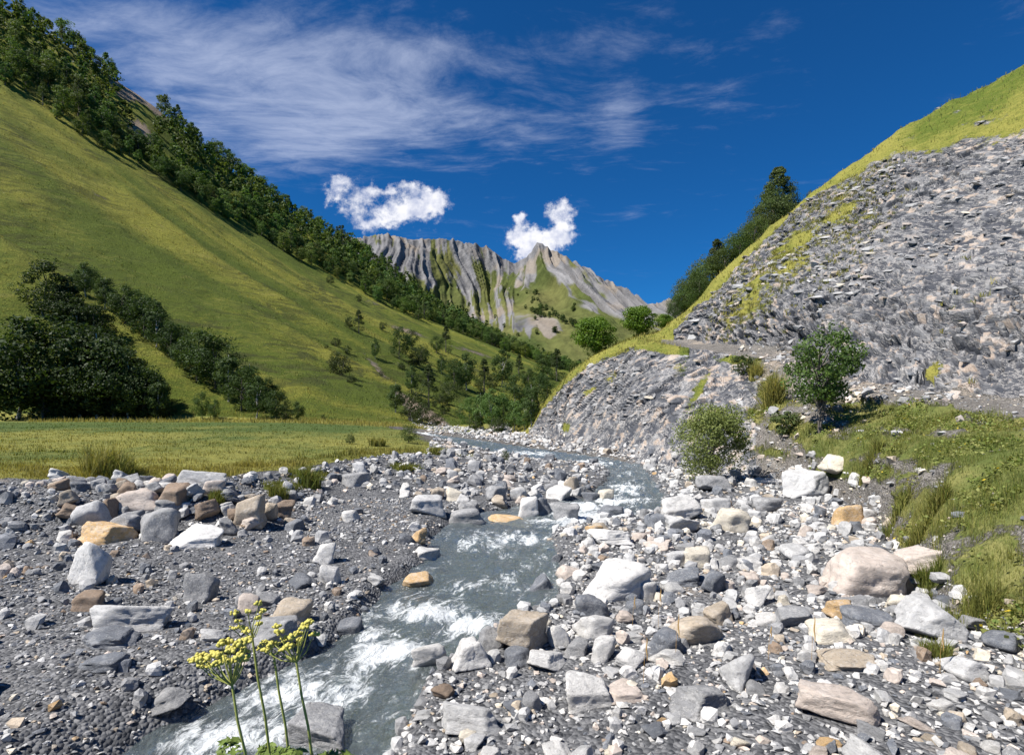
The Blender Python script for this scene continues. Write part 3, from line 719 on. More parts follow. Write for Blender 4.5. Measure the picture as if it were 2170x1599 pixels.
bp = q.new('ShaderNodeBump', None, Strength=1.0, Distance=.09, Height=ht)
fres = q.new('ShaderNodeFresnel', None, IOR=1.33, Normal=bp.outputs[0])
gl = q.new('ShaderNodeBsdfGlossy', None, Color=(1, 1, 1), Roughness=.14, Normal=bp.outputs[0])
tr_ = q.new('ShaderNodeBsdfTransparent', None, Color=(.70, .80, .78))
mk = q.new('ShaderNodeBsdfDiffuse', None, Color=(.235, .285, .285), Normal=bp.outputs[0])
mx1 = q.new('ShaderNodeMixShader'); q.put(mx1, 0, .42); q.put(mx1, 1, tr_.outputs[0]); q.put(mx1, 2, mk.outputs[0])
mx2 = q.new('ShaderNodeMixShader'); q.put(mx2, 0, q.m('MULTIPLY', fres.outputs[0], .55)); q.put(mx2, 1, mx1.outputs[0]); q.put(mx2, 2, gl.outputs[0])
ff = q.m('ADD', fo, q.m('ADD', q.m('MULTIPLY', q.m('SUBTRACT', n1, .5), 2.4), q.m('MULTIPLY', q.m('SUBTRACT', n2, .5), 1.3)))
ff = q.m('MULTIPLY', q.ramp(ff, .36, 1.05), .90)
fd = q.new('ShaderNodeBsdfDiffuse', None, Color=(.80, .83, .84), Normal=bp.outputs[0])
mx3 = q.new('ShaderNodeMixShader'); q.put(mx3, 0, ff); q.put(mx3, 1, mx2.outputs[0]); q.put(mx3, 2, fd.outputs[0])
oo = q.new('ShaderNodeOutputMaterial'); q.put(oo, 0, mx3.outputs[0])
Vw, Fw, cw = water_mesh()
link('water', mesh_np('water', Vw, Fw, m, True, dict(flow=cw)), kind='structure', label='clear grey-green mountain stream with white rapids')

# ------------------------------------------------------------------ stones
def rock_mat(name, per_object):
    m, q = new_mat(name)
    if per_object:
        oi = q.new('ShaderNodeObjectInfo'); base = oi.outputs['Color']; al = oi.outputs['Alpha']; rnd = oi.outputs['Random']
        tcx = q.new('ShaderNodeTexCoord').outputs['Object']
        sz = q.vm('ADD', tcx, q.comb(q.m('MULTIPLY', rnd, 37.0), q.m('MULTIPLY', rnd, 91.0), 0.0))
        k = 1.9
    else:
        va = q.new('ShaderNodeVertexColor', dict(layer_name='tint')); base = va.outputs[0]; al = .3
        sz = q.new('ShaderNodeNewGeometry').outputs['Position']; k = 3.0
    n1 = q.noise(sz, 1.7 * k, 5, .62); n2 = q.noise(sz, 7 * k, 5, .7); n3 = q.noise(sz, 30 * k, 3, .7)
    f = q.m('ADD', .25, q.m('ADD', q.m('MULTIPLY', n1, .75), q.m('MULTIPLY', n2, .75)))
    col = q.vm('SCALE', base, scale=f)
    # pale calcite veins and patches
    wv = q.noise(sz, 1.3 * k, 3, .6, out=1)
    p2 = q.vm('ADD', sz, q.vm('SCALE', q.vm('SUBTRACT', wv, (.5, .5, .5)), scale=1.1))
    vn_ = q.noise(q.map(p2, scale=(.6, 1.0, 2.6)), 1.9 * k, 3, .6)
    vein = q.ramp(q.m('ABSOLUTE', q.m('SUBTRACT', vn_, .5)), .026, .006)
    patch = q.ramp(n1, .50, .66)
    amt = q.m('MULTIPLY', al, q.m('MAXIMUM', q.m('MULTIPLY', vein, .8), q.m('MULTIPLY', patch, .55)))
    col = q.mix(amt, col, (.66, .64, .61))
    dark = q.ramp(n2, .44, .30)
    col = q.mix(q.m('MULTIPLY', dark, .45), col, (.05, .048, .045))
    hb = q.m('ADD', q.m('MULTIPLY', n2, .7), q.m('ADD', q.m('MULTIPLY', n3, .25), q.m('MULTIPLY', vein, -.12)))
    finish(m, q, col, .82, hb, .75, .035 if per_object else .02, .3)
    return m
M_rock = rock_mat('boulder_stone', True)
M_peb = rock_mat('loose_stone', False)

def ico(sub):
    bm = bmesh.new(); bmesh.ops.create_icosphere(bm, subdivisions=sub, radius=1.0)
    V = np.array([v.co[:] for v in bm.verts]); F = np.array([[v.index for v in f.verts] for f in bm.faces]); bm.free()
    return V, F
ICO = {s: ico(s) for s in (1, 2, 3, 4, 5)}
def rock_shape(seed, sub=4, flat=.75, nplane=11, sharp=14, rough=.05):
    r = np.random.default_rng(seed)
    V, F = ICO[sub]
    cube = np.array([[1, 0, 0], [-1, 0, 0], [0, 1, 0], [0, -1, 0], [0, 0, 1], [0, 0, -1]], float) + r.normal(0, .30, (6, 3))
    nrm = np.concatenate([cube, r.normal(size=(nplane - 4, 3))]); nrm /= np.linalg.norm(nrm, axis=1, keepdims=True)
    h = np.concatenate([r.uniform(.55, .85, 6), r.uniform(.70, 1.0, nplane - 4)])
    dots = np.clip(V @ nrm.T, 0, None) / h
    rad = (np.sum(dots ** sharp, axis=1) + .72 ** sharp) ** (-1 / sharp)
    o = r.uniform(-50, 50, 3)
    W = V * rad[:, None]
    if rough > 0:
        nn = fbm(W[:, 0] * 1.6 + o[0], W[:, 1] * 1.6 + o[1], W[:, 2] * 1.6 + o[2], oct=4, seed=seed % 97, gain=.55)
        W = W * (1 + rough * 2.2 * nn)[:, None]
        rr = 1 - np.abs(vn(W[:, 0] * 2.3 + o[1], W[:, 1] * 2.3 + o[2], W[:, 2] * 3.5 + o[0], seed=seed % 89)) * 2
        W = W * (1 - rough * .8 * np.clip(rr, 0, 1) ** 3)[:, None]
    W[:, :2] *= (1 + .30 * np.clip(-W[:, 2:3] / .8, 0, 1))
    W = W * np.array([1, .82, flat])
    mn, mx = W.min(0), W.max(0)
    W = (W - (mn + mx) / 2) / (mx - mn)          # unit bounding box, centred
    return W, F
TONE = dict(white=(.54, .525, .505), pale=(.43, .425, .42), grey=(.25, .25, .255), slate=(.135, .145, .165), tan=(.41, .34, .26), brown=(.24, .175, .125), orange=(.50, .33, .16), pink=(.50, .425, .37), cream=(.60, .54, .44))
VEIN = dict(white=.75, pale=.6, grey=.5, slate=.35, tan=.4, brown=.15, orange=.6, pink=.35, cream=.4)
# px, base row, width px, height px, tone, flat shape?, turn, label ; depth is where the base row meets the ground unless given
HERO = [
 (183, 1118, 78, 60, 'pale', 0, .1, 'smooth grey boulder above the orange one at the left end of the heap', 10.9),
 (200, 1165, 110, 62, 'orange', 0, .3, 'bright orange stained boulder at the foot of the left heap', 10.4),
 (262, 1117, 72, 38, 'grey', 1, .2, 'long flat grey boulder bridging a dark hollow in the left heap', 10.9),
 (325, 1146, 76, 74, 'grey', 0, 1.1, 'tall upright grey boulder at the front of the left heap', 10.7),
 (400, 1158, 104, 46, 'white', 0, .5, 'white wedge-shaped boulder on gravel before the left heap', 10.4),
 (287, 1078, 90, 46, 'pink', 0, .3, 'pinkish rounded boulder high in the left heap', 11.6),
 (352, 1070, 76, 50, 'brown', 0, .8, 'brown block with a white band in the left heap', 11.7),
 (520, 1086, 66, 62, 'tan', 0, .7, 'leaning tan boulder with stripes at the right of the left heap', 11.7),
 (213, 1060, 34, 40, 'pale', 0, 1.9, 'small pale upright stone in the left heap', 11.8),
 (172, 1065, 48, 46, 'pale', 0, .6, 'pale angular stone at the back of the left heap, by the frame edge', 11.9),
 (226, 1098, 42, 46, 'brown', 0, 1.4, 'small brown block wedged between grey boulders of the left heap', 11.3),
 (266, 1036, 46, 34, 'grey', 0, .2, 'grey stone on top of the left heap, behind the pinkish boulder', 12.5),
 (412, 1026, 108, 44, 'pale', 0, .2, 'long pale boulder lying under the meadow edge', 13.1),
 (442, 1050, 52, 34, 'pink', 0, .9, 'rounded pinkish stone among grass behind the left heap', 12.4),
 (566, 1080, 34, 34, 'tan', 0, .3, 'small tan stone beside the leaning tan boulder', 12.2),
 (596, 1086, 46, 34, 'brown', 0, 1.2, 'brown stone at the right tail of the left heap', 12.6),
 (432, 1098, 52, 42, 'brown', 0, 2.0, 'dark brown stone in a shadowed gap of the left heap', 11.6),
 (340, 1036, 44, 28, 'slate', 0, .4, 'blue-grey stone behind the brown block of the left heap', 12.5),
 (196, 1038, 40, 32, 'grey', 0, .4, 'small grey stone on the crest of the left heap', 12.4),
 (240, 1150, 40, 30, 'slate', 1, .4, 'dark slab under the left heap beside the orange boulder', 10.9),
 (480, 1104, 40, 30, 'grey', 0, .4, 'grey stone at the toe of the left heap below the tan boulder', 11.3),
 (748, 1032, 62, 32, 'grey', 0, .1, 'grey layered boulder at the edge of the gravel before the meadow', None),
 (172, 1236, 78, 92, 'white', 0, .9, 'speckled white boulder cut by the left photo edge', None),
 (180, 1294, 66, 44, 'brown', 0, .2, 'brown bread-shaped block near the left photo edge', None),
 (416, 1276, 68, 68, 'grey', 0, .8, 'squarish grey-brown boulder standing in dark gravel', None),
 (255, 1342, 156, 74, 'pale', 0, .15, 'large grey boulder with white bands at lower left', None),
 (208, 1374, 118, 42, 'slate', 1, .1, 'dark layered slab before the large banded boulder', None),
 (200, 1422, 98, 40, 'slate', 0, .1, 'smooth blue-grey stone at the lower left corner', None),
 (683, 1194, 46, 48, 'white', 0, .5, 'small bright white stone standing on the gravel bar', None),
 (697, 1238, 44, 46, 'white', 0, 1.3, 'white pointed stone below the bright white one', None),
 (600, 1330, 92, 62, 'tan', 0, .2, 'smooth round tan boulder near the flowers', None),
 (568, 1372, 100, 64, 'grey', 0, .5, 'mottled grey boulder directly behind the flowers', None),
 (735, 1354, 62, 46, 'slate', 0, .3, 'wet dark boulder at the left edge of the rapids', None),
 (522, 1298, 52, 42, 'pink', 0, 1.0, 'pale stone with a shadowed side, left of the round tan boulder', None),
 (556, 1284, 56, 34, 'grey', 1, .6, 'grey flat stone touching the pale stone behind the flowers', None),
 (440, 1360, 62, 28, 'pale', 1, .2, 'thin pale slab lying in gravel left of the flowers', None),
 (470, 1385, 90, 34, 'slate', 1, .3, 'dark slate slabs in front of the thin pale slab', None),
 (886, 1246, 66, 34, 'orange', 0, .2, 'orange stone in the water at the left side of the stream', None),
 (884, 1148, 36, 32, 'orange', 0, 1.0, 'small orange stone on the left stream bank', None),
 (860, 1152, 40, 24, 'slate', 0, .4, 'dark angular stone next to the small orange stone', None),
 (905, 1192, 62, 32, 'white', 0, .2, 'white and grey stone at the left waterline', None),
 (985, 1112, 84, 40, 'grey', 0, .15, 'smooth grey boulder at the top of the calm pool', None),
 (905, 1090, 78, 44, 'pale', 0, .5, 'pale split boulder left of the pool head', None),
 (962, 1062, 38, 30, 'cream', 0, .5, 'cream coloured block behind the smooth pool boulder', None),
 (925, 1058, 30, 26, 'tan', 0, .2, 'small tan block beside the cream block', None),
 (1052, 1062, 46, 34, 'grey', 0, 1.5, 'grey upright block in the boulder heap midstream', None),
 (1100, 1062, 44, 36, 'pale', 0, .3, 'pale block in the middle of the midstream heap', None),
 (1182, 1066, 66, 38, 'white', 0, .4, 'large white boulder at the rear of the midstream heap', None),
 (1118, 1094, 52, 46, 'white', 0, 1.0, 'white boulder at the front of the midstream heap', None),
 (1148, 1090, 46, 40, 'slate', 0, .2, 'dark grey boulder touching the front white one midstream', None),
 (1196, 1104, 62, 44, 'grey', 0, .5, 'striped grey boulder at the right end of the midstream heap', None),
 (1218, 1046, 42, 40, 'tan', 0, 1.2, 'tan upright boulder behind the midstream heap', None),
 (1256, 1062, 44, 24, 'slate', 0, .2, 'dark stone beside the upper rapids', None),
 (1284, 1060, 40, 26, 'cream', 0, .6, 'cream stone beside the dark one at the upper rapids', None),
 (1082, 1106, 96, 16, 'orange', 1, .05, 'flat orange rock awash at the pool head', None),
 (1310, 1272, 160, 86, 'white', 0, .15, 'big smooth white boulder right of the stream', None),
 (1255, 1306, 72, 52, 'slate', 0, .6, 'blue-grey rounded boulder before the big white boulder', None),
 (1146, 1254, 58, 42, 'slate', 0, .4, 'dark wet boulder in the shallows', None),
 (1108, 1384, 114, 92, 'tan', 0, .35, 'large white and rust brown boulder at the front of the rapids', None),
 (1188, 1372, 48, 52, 'white', 0, 1.2, 'white block leaning on the rust brown boulder', None),
 (988, 1420, 96, 68, 'white', 0, .5, 'bright white boulder at the lower edge beside the rapids', None),
 (905, 1418, 80, 60, 'white', 0, 1.4, 'white boulder with a grey corner left of the bright white one', None),
 (1036, 1378, 60, 50, 'grey', 0, .3, 'banded grey boulder left of the rust brown boulder', None),
 (1098, 1412, 64, 40, 'slate', 0, .2, 'dark grey stone under the rust brown boulder', None),
 (1166, 1422, 96, 44, 'white', 0, .1, 'low white boulder in front of the rust brown one', None),
 (1225, 1392, 64, 40, 'grey', 0, .8, 'grey angular stone right of the rust brown boulder', None),
 (1282, 1402, 64, 52, 'white', 0, .4, 'white cube-like stone at the lower middle', None),
 (1264, 1350, 86, 50, 'white', 0, .2, 'rough white boulder below the blue-grey one', None),
 (1486, 1366, 124, 66, 'tan', 0, -.2, 'smooth beige slab-sided block at the lower right', None),
 (1416, 1388, 74, 58, 'slate', 0, 1.0, 'pointed blue-grey boulder left of the beige block', None),
 (1442, 1242, 104, 46, 'slate', 0, .1, 'broad dark slate boulder right of the big white one', None),
 (1516, 1256, 54, 52, 'slate', 0, 1.3, 'steep slate boulder with a cast shadow', None),
 (1480, 1202, 58, 46, 'cream', 0, .5, 'cream and rust stone behind the slate boulders', None),
 (1440, 1200, 50, 36, 'pale', 0, .5, 'pale stone left of the cream and rust stone', None),
 (1856, 1258, 200, 110, 'pink', 0, .2, 'huge smooth pinkish white boulder on the right bank', None),
 (1916, 1258, 70, 58, 'brown', 0, .7, 'brown wedge leaning against the huge pinkish boulder', None),
 (1978, 1210, 130, 56, 'pink', 1, .1, 'long pale ledge behind the huge pinkish boulder', None),
 (1985, 1352, 150, 92, 'pale', 0, .3, 'veined grey boulder in grass at the right photo edge', None),
 (1930, 1300, 80, 44, 'cream', 0, -.4, 'cream slab above the veined boulder by the grass', None),
 (1804, 1114, 60, 48, 'orange', 0, .3, 'orange and white boulder at the foot of the grassy bank', None),
 (1850, 1104, 44, 32, 'white', 0, .3, 'white rounded stone beside the orange and white boulder', None),
 (1726, 1052, 112, 58, 'pale', 0, .2, 'rough pale conglomerate boulder below the bank', None),
 (1518, 1042, 66, 38, 'grey', 0, .4, 'grey boulder at the foot of the large shrub', None),
 (1446, 1100, 98, 52, 'white', 0, .3, 'brilliant white boulder right of the upper rapids', None),
 (1552, 1126, 86, 50, 'cream', 0, -.3, 'white and yellowish slab beside the brilliant white boulder', None),
 (1450, 1128, 96, 42, 'pale', 0, .1, 'low pale boulder in front of the brilliant white one', None),
 (1524, 1088, 70, 36, 'pale', 0, .5, 'striped pale boulder behind the yellowish slab', None),
 (1634, 1086, 62, 34, 'grey', 0, .1, 'smooth grey boulder in the middle of the right bar', None),
 (1796, 1308, 72, 38, 'orange', 0, .1, 'layered rust and white stone on the right bar', None),
 (1852, 1336, 100, 48, 'slate', 1, .0, 'broad grey slab between the rust stone and the bank', None),
 (1778, 1362, 94, 50, 'cream', 0, -.2, 'cream pointed boulder at the lower right', None),
 (1690, 1326, 84, 40, 'grey', 0, .1, 'grey and brown slab left of the cream pointed boulder', None),
 (1820, 1420, 120, 40, 'tan', 1, .1, 'flat tan layered stone at the lower right', None),
 (1714, 1406, 44, 32, 'white', 0, .4, 'small white stone left of the flat tan one', None),
 (1620, 1282, 60, 40, 'white', 0, .4, 'white stone with a grey face by the muddy hollow', None),
 (1664, 1282, 26, 22, 'cream', 0, .4, 'small cream stone by the muddy hollow', None),
 (1300, 1156, 96, 40, 'white', 0, .2, 'white slab on the gravel spit below the rapids', None),
 (1260, 1130, 36, 20, 'orange', 0, .2, 'small orange stone at the tip of the gravel spit', None),
 (1655, 1016, 120, 42, 'pale', 0, .1, 'broad grey rock slab on the bank right of the shrub', None),
 (1792, 974, 72, 36, 'cream', 0, -.4, 'yellow lichened stone slab in the bank grass', None),
 (1210, 1240, 60, 40, 'pink', 0, .2, 'mottled pinkish stone left of the big white boulder', None),
 (1400, 1120, 50, 34, 'slate', 0, .3, 'dark veined boulder at the right edge of the upper rapids', None),
 (1300, 1090, 62, 22, 'slate', 1, .2, 'dark flat rock awash in the upper rapids', None),
 (1345, 1300, 44, 30, 'slate', 0, .2, 'small dark stone under the big white boulder', None),
 (1375, 1268, 44, 40, 'white', 0, .9, 'white rounded stone at the right foot of the big white boulder', None),
 (660, 1590, 150, 90, 'grey', 0, .2, 'grey boulder below the flowers', None),
 (1000, 1560, 130, 70, 'pale', 0, .4, 'pale boulder at the very bottom beside the stream', None),
 (1250, 1500, 110, 70, 'white', 0, .4, 'white boulder at the very bottom, middle', None),
 (1500, 1520, 140, 70, 'grey', 0, .2, 'grey boulder at the very bottom below the beige block', None),
 (1800, 1540, 170, 90, 'pink', 0, .1, 'pinkish boulder at the very bottom right', None),
]
rng = np.random.default_rng(7)
HXY = []
for i, (px, py, w, h, tone, flat, turn, lab, dep) in enumerate(HERO):
    if dep is None:
        x, d, z = at(px, py, 4.0)
    else:
        d = dep; x = (px - CX) / FOC * d; z = CZ + (HOR - py) / FOC * d
    if dep is None and riv_q(np.array([x]), np.array([d]))[0] < 1.1:
        d = (CZ - float(water_level(d)) + .04) * FOC / (py - HOR); x = (px - CX) / FOC * d; z = float(water_level(d)) - .04
    W = w / FOC * d * 1.04; Hh = h / FOC * d
    if tone == 'slate' and i % 2: sh = 16
    else: sh = 34
    sub = 5 if w > 95 else 4
    Vv, Ff = rock_shape(1000 + i * 7, sub, .5 if flat else .78, 9 + i % 5, sh if not ('smooth' in lab or 'round' in lab) else 7, .06)
    dep_y = W * (.75 if not flat else .8)
    tilt = math.atan2(CZ - z, d)
    hz = max(Hh * 1.06 - dep_y * math.sin(tilt) * .45, Hh * .55)      # part of the seen height is the top surface
    me = mesh_np('boulder', Vv, Ff, M_rock)
    gz = H1(x, d + dep_y * .38)
    hz *= 1.22
    zc_ = z + hz * .28 if dep is None else min(z, gz + .06) + hz * .26
    if dep is None and gz > z + .02 and riv_q(np.array([x]), np.array([d]))[0] >= 1.1: zc_ = .5 * (z + gz) + hz * .16
    if px > 1600 and py < 1022: zc_ -= .55 * hz
    o = link('boulder', me, None, (x, d + dep_y * .38, zc_), label=lab, category='boulder', group='boulders along the stream')
    o.scale = (W, dep_y, hz)
    o.rotation_euler = (rng.uniform(-.1, .1), rng.uniform(-.12, .12), (turn if not flat else turn * .4) * .35 + rng.uniform(-.1, .1))
    c = np.array(TONE[tone]) * rng.uniform(.9, 1.08)
    o.color = (c[0], c[1], c[2], VEIN[tone])
    HXY.append((x, d + dep_y * .4, W, lab))
hrs = np.random.default_rng(91)
hm = [rock_shape(2000 + i, 4, .75, 9 + i % 3, 26 if i % 3 else 9, .06) for i in range(7)]
hmm = [mesh_np('boulder', v_, f_, M_rock) for v_, f_ in hm]
TONEW = dict(white='white', pale='pale grey', grey='grey', tan='tan', brown='brown', pink='pinkish', slate='blue-grey')
cnt = {}
for i in range(64):
    px = hrs.uniform(110, 640); d = hrs.uniform(11.0, 13.3) + .9 * sstep(420, 600, px); x = (px - CX) / FOC * d
    W = hrs.uniform(.22, .46); z = H1(x, d); tone = ['pale', 'grey', 'pink', 'brown', 'tan', 'grey', 'white', 'slate'][i % 8]
    o = link('boulder', hmm[i % 7], None, (x, d, z + W * .20)); o.scale = (W, W * .85, W * hrs.uniform(.6, .85)); o.rotation_euler = tuple(hrs.uniform(-.3, .3, 2)) + (hrs.uniform(0, 6.3),)
    c = np.array(TONE[tone]) * hrs.uniform(.85, 1.1); o.color = (c[0], c[1], c[2], VEIN[tone])
    sec = 'left end' if px < 230 else 'left middle' if px < 330 else 'middle' if px < 430 else 'right middle' if px < 530 else 'right tail'
    lab = f'{"big" if W > .36 else "small"} {TONEW[tone]} {"rounded" if i % 7 % 3 == 0 else "angular"} boulder, {"front" if d < 12 else "back"} of the heap before the meadow, {sec}'
    o['label'] = lab; o['category'] = 'boulder'; o['group'] = 'boulders along the stream'
    HXY.append((x, d, W, lab))
for i in range(46):
    px = hrs.uniform(850, 1260); py = hrs.uniform(990, 1092) - 30 * (px < 930)
    x, d, z = at(px, py, 8)
    W = hrs.uniform(.28, .62)
    if riv_q(np.array([x]), np.array([d]))[0] < 1.05: continue
    tone = ['white', 'pale', 'grey', 'slate', 'pale', 'tan', 'white', 'pink', 'grey'][i % 9]
    o = link('boulder', hmm[i % 7], None, (x, d, z + W * .17)); o.scale = (W, W * .85, W * hrs.uniform(.55, .85)); o.rotation_euler = tuple(hrs.uniform(-.3, .3, 2)) + (hrs.uniform(0, 6.3),)
    c = np.array(TONE[tone]) * hrs.uniform(.85, 1.1); o.color = (c[0], c[1], c[2], VEIN[tone])
    sec = 'left side' if px < 960 else 'middle' if px < 1100 else 'right side'
    o['label'] = f'{"big" if W > .45 else "small"} {TONEW[tone]} {"rounded" if i % 7 % 3 == 0 else "angular"} boulder, {"front" if py > 1040 else "rear"} of the stony bar above the pool, {sec}'; o['category'] = 'boulder'; o['group'] = 'boulders along the stream'
    HXY.append((x, d, W, o['label']))
HX = np.array([[a[0], a[1], a[2]] for a in HXY])

# loose stones: hull variants
def hull(seed, npt, flat):
    r = np.random.default_rng(seed); bm = bmesh.new()
    P = r.normal(size=(npt, 3)); P /= np.linalg.norm(P, axis=1, keepdims=True); P *= r.uniform(.75, 1.0, (npt, 1)); P *= np.array([1, .8, flat])
    for p in P: bm.verts.new(p)
    res = bmesh.ops.convex_hull(bm, input=bm.verts)
    bmesh.ops.delete(bm, geom=list({e for e in list(res['geom_interior']) + list(res['geom_unused']) if isinstance(e, bmesh.types.BMVert)}), context='VERTS')
    bm.verts.index_update()
    V = np.array([v.co[:] for v in bm.verts]); F = np.array([[v.index for v in f.verts] for f in bm.faces]); bm.free()
    V = V / (V[:, :2].max() - V[:, :2].min())
    return V, F
HULL = [hull(200 + i, 12 + i % 4, [.75, .6, .4, .3][i % 4]) for i in range(16)]
CHAM = [rock_shape(400 + i, 2, [.8, .65, .5, .35][i % 4], 9, 26, .04) for i in range(10)]
def scatter_points(smin, smax, cover, dmin, dmax, rs):
    """stones of a size class spread over the bed; a wedge in front of the eye, uniform over the ground"""
    smean2 = ((smin + smax) / 2) ** 2 * .75
    umin, umax = -1.02, 1.02
    area = (umax - umin) * (dmax ** 2 - dmin ** 2) / 2
    n = int(area * cover / smean2)
    d = np.sqrt(rs.uniform(dmin ** 2, dmax ** 2, n)); u = rs.uniform(umin, umax, n)
    X = u * d; Y = d
    px = proj(X, Y)
    D, _ = lines_at(LF, px); DR, _ = lines_at(RF, np.maximum(px, 1090))
    ok = (Y < np.where(px > 1040, 80, D[5] * (.995 - .02 * (px < 700))))
    ok |= (px > 820) & (Y > D[5] * .9) & (Y < 96) & (px < 1110) & (np.abs(px - np.interp(Y, [24, 40, 60, 96], [1010, 1030, 1000, 900])) < np.interp(Y, [24, 40, 60, 96], [110, 110, 90, 40]))
    rtoe = np.where(px > 1086, DR[1] * 1.03, 1e9)
    ok &= (Y < rtoe) & (Y > 2.4)
    q = riv_q(X, Y)
    ok &= (q > rs.uniform(.90, 1.12, n)) | ((rs.random(n) < np.where(q > .6, .35, .2)) & (smax < .2))
    # coarser on the right bar, finer and darker on the left bar
    dn = .60 + .55 * fbm(X / 1.3, Y / 1.3, oct=3, seed=141 + int(smin * 100))
    right = sstep(-1.0, 2.0, X - np.interp(Y, RIVD[::-1, 1][np.argsort(RIVD[::-1, 1])], RIVD[::-1, 0][np.argsort(RIVD[::-1, 1])]))
    if smin >= .08: dn = dn * ((.42 if smin < .16 else .26) + 1.0 * right + .65 * sstep(14, 22, Y) + 1.3 * sstep(D[4] * .9, D[4] * 1.0, Y) * (px < 900) * (1 - right))
    if smin < .08: dn = dn * (1.2 - .1 * right)
    ok &= rs.random(n) < dn
    X, Y, right = X[ok], Y[ok], right[ok]
    # keep clear of the big boulders
    if len(X):
        keep = np.ones(len(X), bool)
        for hx, hy, hw in HX: keep &= ((X - hx) ** 2 + (Y - hy) ** 2) > (hw * .40) ** 2
        X, Y, right = X[keep], Y[keep], right[keep]
    s = smin * (smax / smin) ** (rs.random(len(X)) ** 1.4)
    return X, Y, s, right
TN = ['white', 'pale', 'grey', 'slate', 'tan', 'brown', 'orange', 'pink', 'cream']
PR = np.array([.27, .29, .16, .11, .05, .012, .005, .07, .03]); PL = np.array([.11, .20, .26, .30, .05, .03, .004, .03, .008])
def tones(right, Y, rs):
    far = sstep(18, 30, Y)
    w = np.maximum(right, .75 * far)
    P = PL[None] * (1 - w[:, None]) + PR[None] * w[:, None]; P /= P.sum(1, keepdims=True)
    return (rs.random(len(Y))[:, None] > np.cumsum(P, 1)).sum(1).clip(0, 8)
def build_stones(X, Y, s, ti, variants, rs, sink=.25, Zs=None, tilt=.35):
    """many stones as one mesh: grouped by variant"""
    Zt = H(X, Y) if Zs is None else Zs
    vi = rs.integers(0, len(variants), len(X)); Vs, Fs, Cs, off = [], [], [], 0
    tb = np.array([TONE[t] for t in TN])
    for k, (V, F) in enumerate(variants):
        idx = np.where(vi == k)[0]
        if not len(idx): continue
        n = len(idx); a = rs.uniform(0, 2 * PI, n); tx = rs.normal(0, tilt, n)
        ca, sa = np.cos(a), np.sin(a); ct, st_ = np.cos(tx), np.sin(tx)
        v = V[None] * s[idx][:, None, None] * np.stack([np.ones(n), rs.uniform(.75, 1.1, n), rs.uniform(.75, 1.15, n)], -1)[:, None, :]
        x, y, z = v[..., 0], v[..., 1], v[..., 2]
        y, z = y * ct[:, None] - z * st_[:, None], y * st_[:, None] + z * ct[:, None]
        x, y = x * ca[:, None] - y * sa[:, None], x * sa[:, None] + y * ca[:, None]
        hgt = z.max(1) - z.min(1)
        W = np.stack([x + X[idx][:, None], y + Y[idx][:, None], z + (Zt[idx] + hgt * (.5 - sink))[:, None]], -1)
        Vs.append(W.reshape(-1, 3)); Fs.append((F[None] + (off + np.arange(n) * len(V))[:, None, None]).reshape(-1, 3)); off += n * len(V)
        c = tb[ti[idx]] * rs.uniform(.75, 1.18, (n, 1))
        Cs.append(np.repeat(c, len(V), 0))
    return np.concatenate(Vs), np.concatenate(Fs), np.concatenate(Cs)
rs = np.random.default_rng(11)
big = []
SM = []
for smin, smax, cov, d0, d1 in ((.022, .045, .11, 3.2, 9), (.04, .085, .33, 2.9, 16), (.085, .16, .30, 2.9, 34), (.16, .30, .22, 3.2, 62), (.28, .55, .13, 4.4, 95), (.2, .48, .14, 24, 96)):
    X, Y, s, right = scatter_points(smin, smax, cov, d0, d1, rs)
    ti = tones(right, Y, rs)
    SM.append((X, Y, s, ti, smin))
allX = np.concatenate([a[0] for a in SM]); allY = np.concatenate([a[1] for a in SM]); allS = np.concatenate([a[2] for a in SM]); allT = np.concatenate([a[3] for a in SM])
pxa = proj(allX, allY)
seen = (pxa > 20) & (pxa < 2150)
score = np.where(seen, allS / allY, 0)
NIND = 185
ind = np.argsort(-score)[:NIND]
rest = np.ones(len(allX), bool); rest[ind] = False
mid = rest & (allS >= .13) & (allS / allY > .0125); small = rest & ~mid
Vp, Fp, Cp = build_stones(allX[small], allY[small], allS[small], allT[small], HULL, rs)
link('gravel', mesh_np('gravel', Vp, Fp, M_peb, False, dict(tint=Cp)), kind='stuff', label='loose grey gravel and pebbles over the stream bed')
Vp, Fp, Cp = build_stones(allX[mid], allY[mid], allS[mid], allT[mid], CHAM, rs, .3, tilt=.2)
link('cobble_rubble', mesh_np('cobble_rubble', Vp, Fp, M_peb, False, dict(tint=Cp)), kind='stuff', label='scattered cobbles of pale and grey stone along the stream')
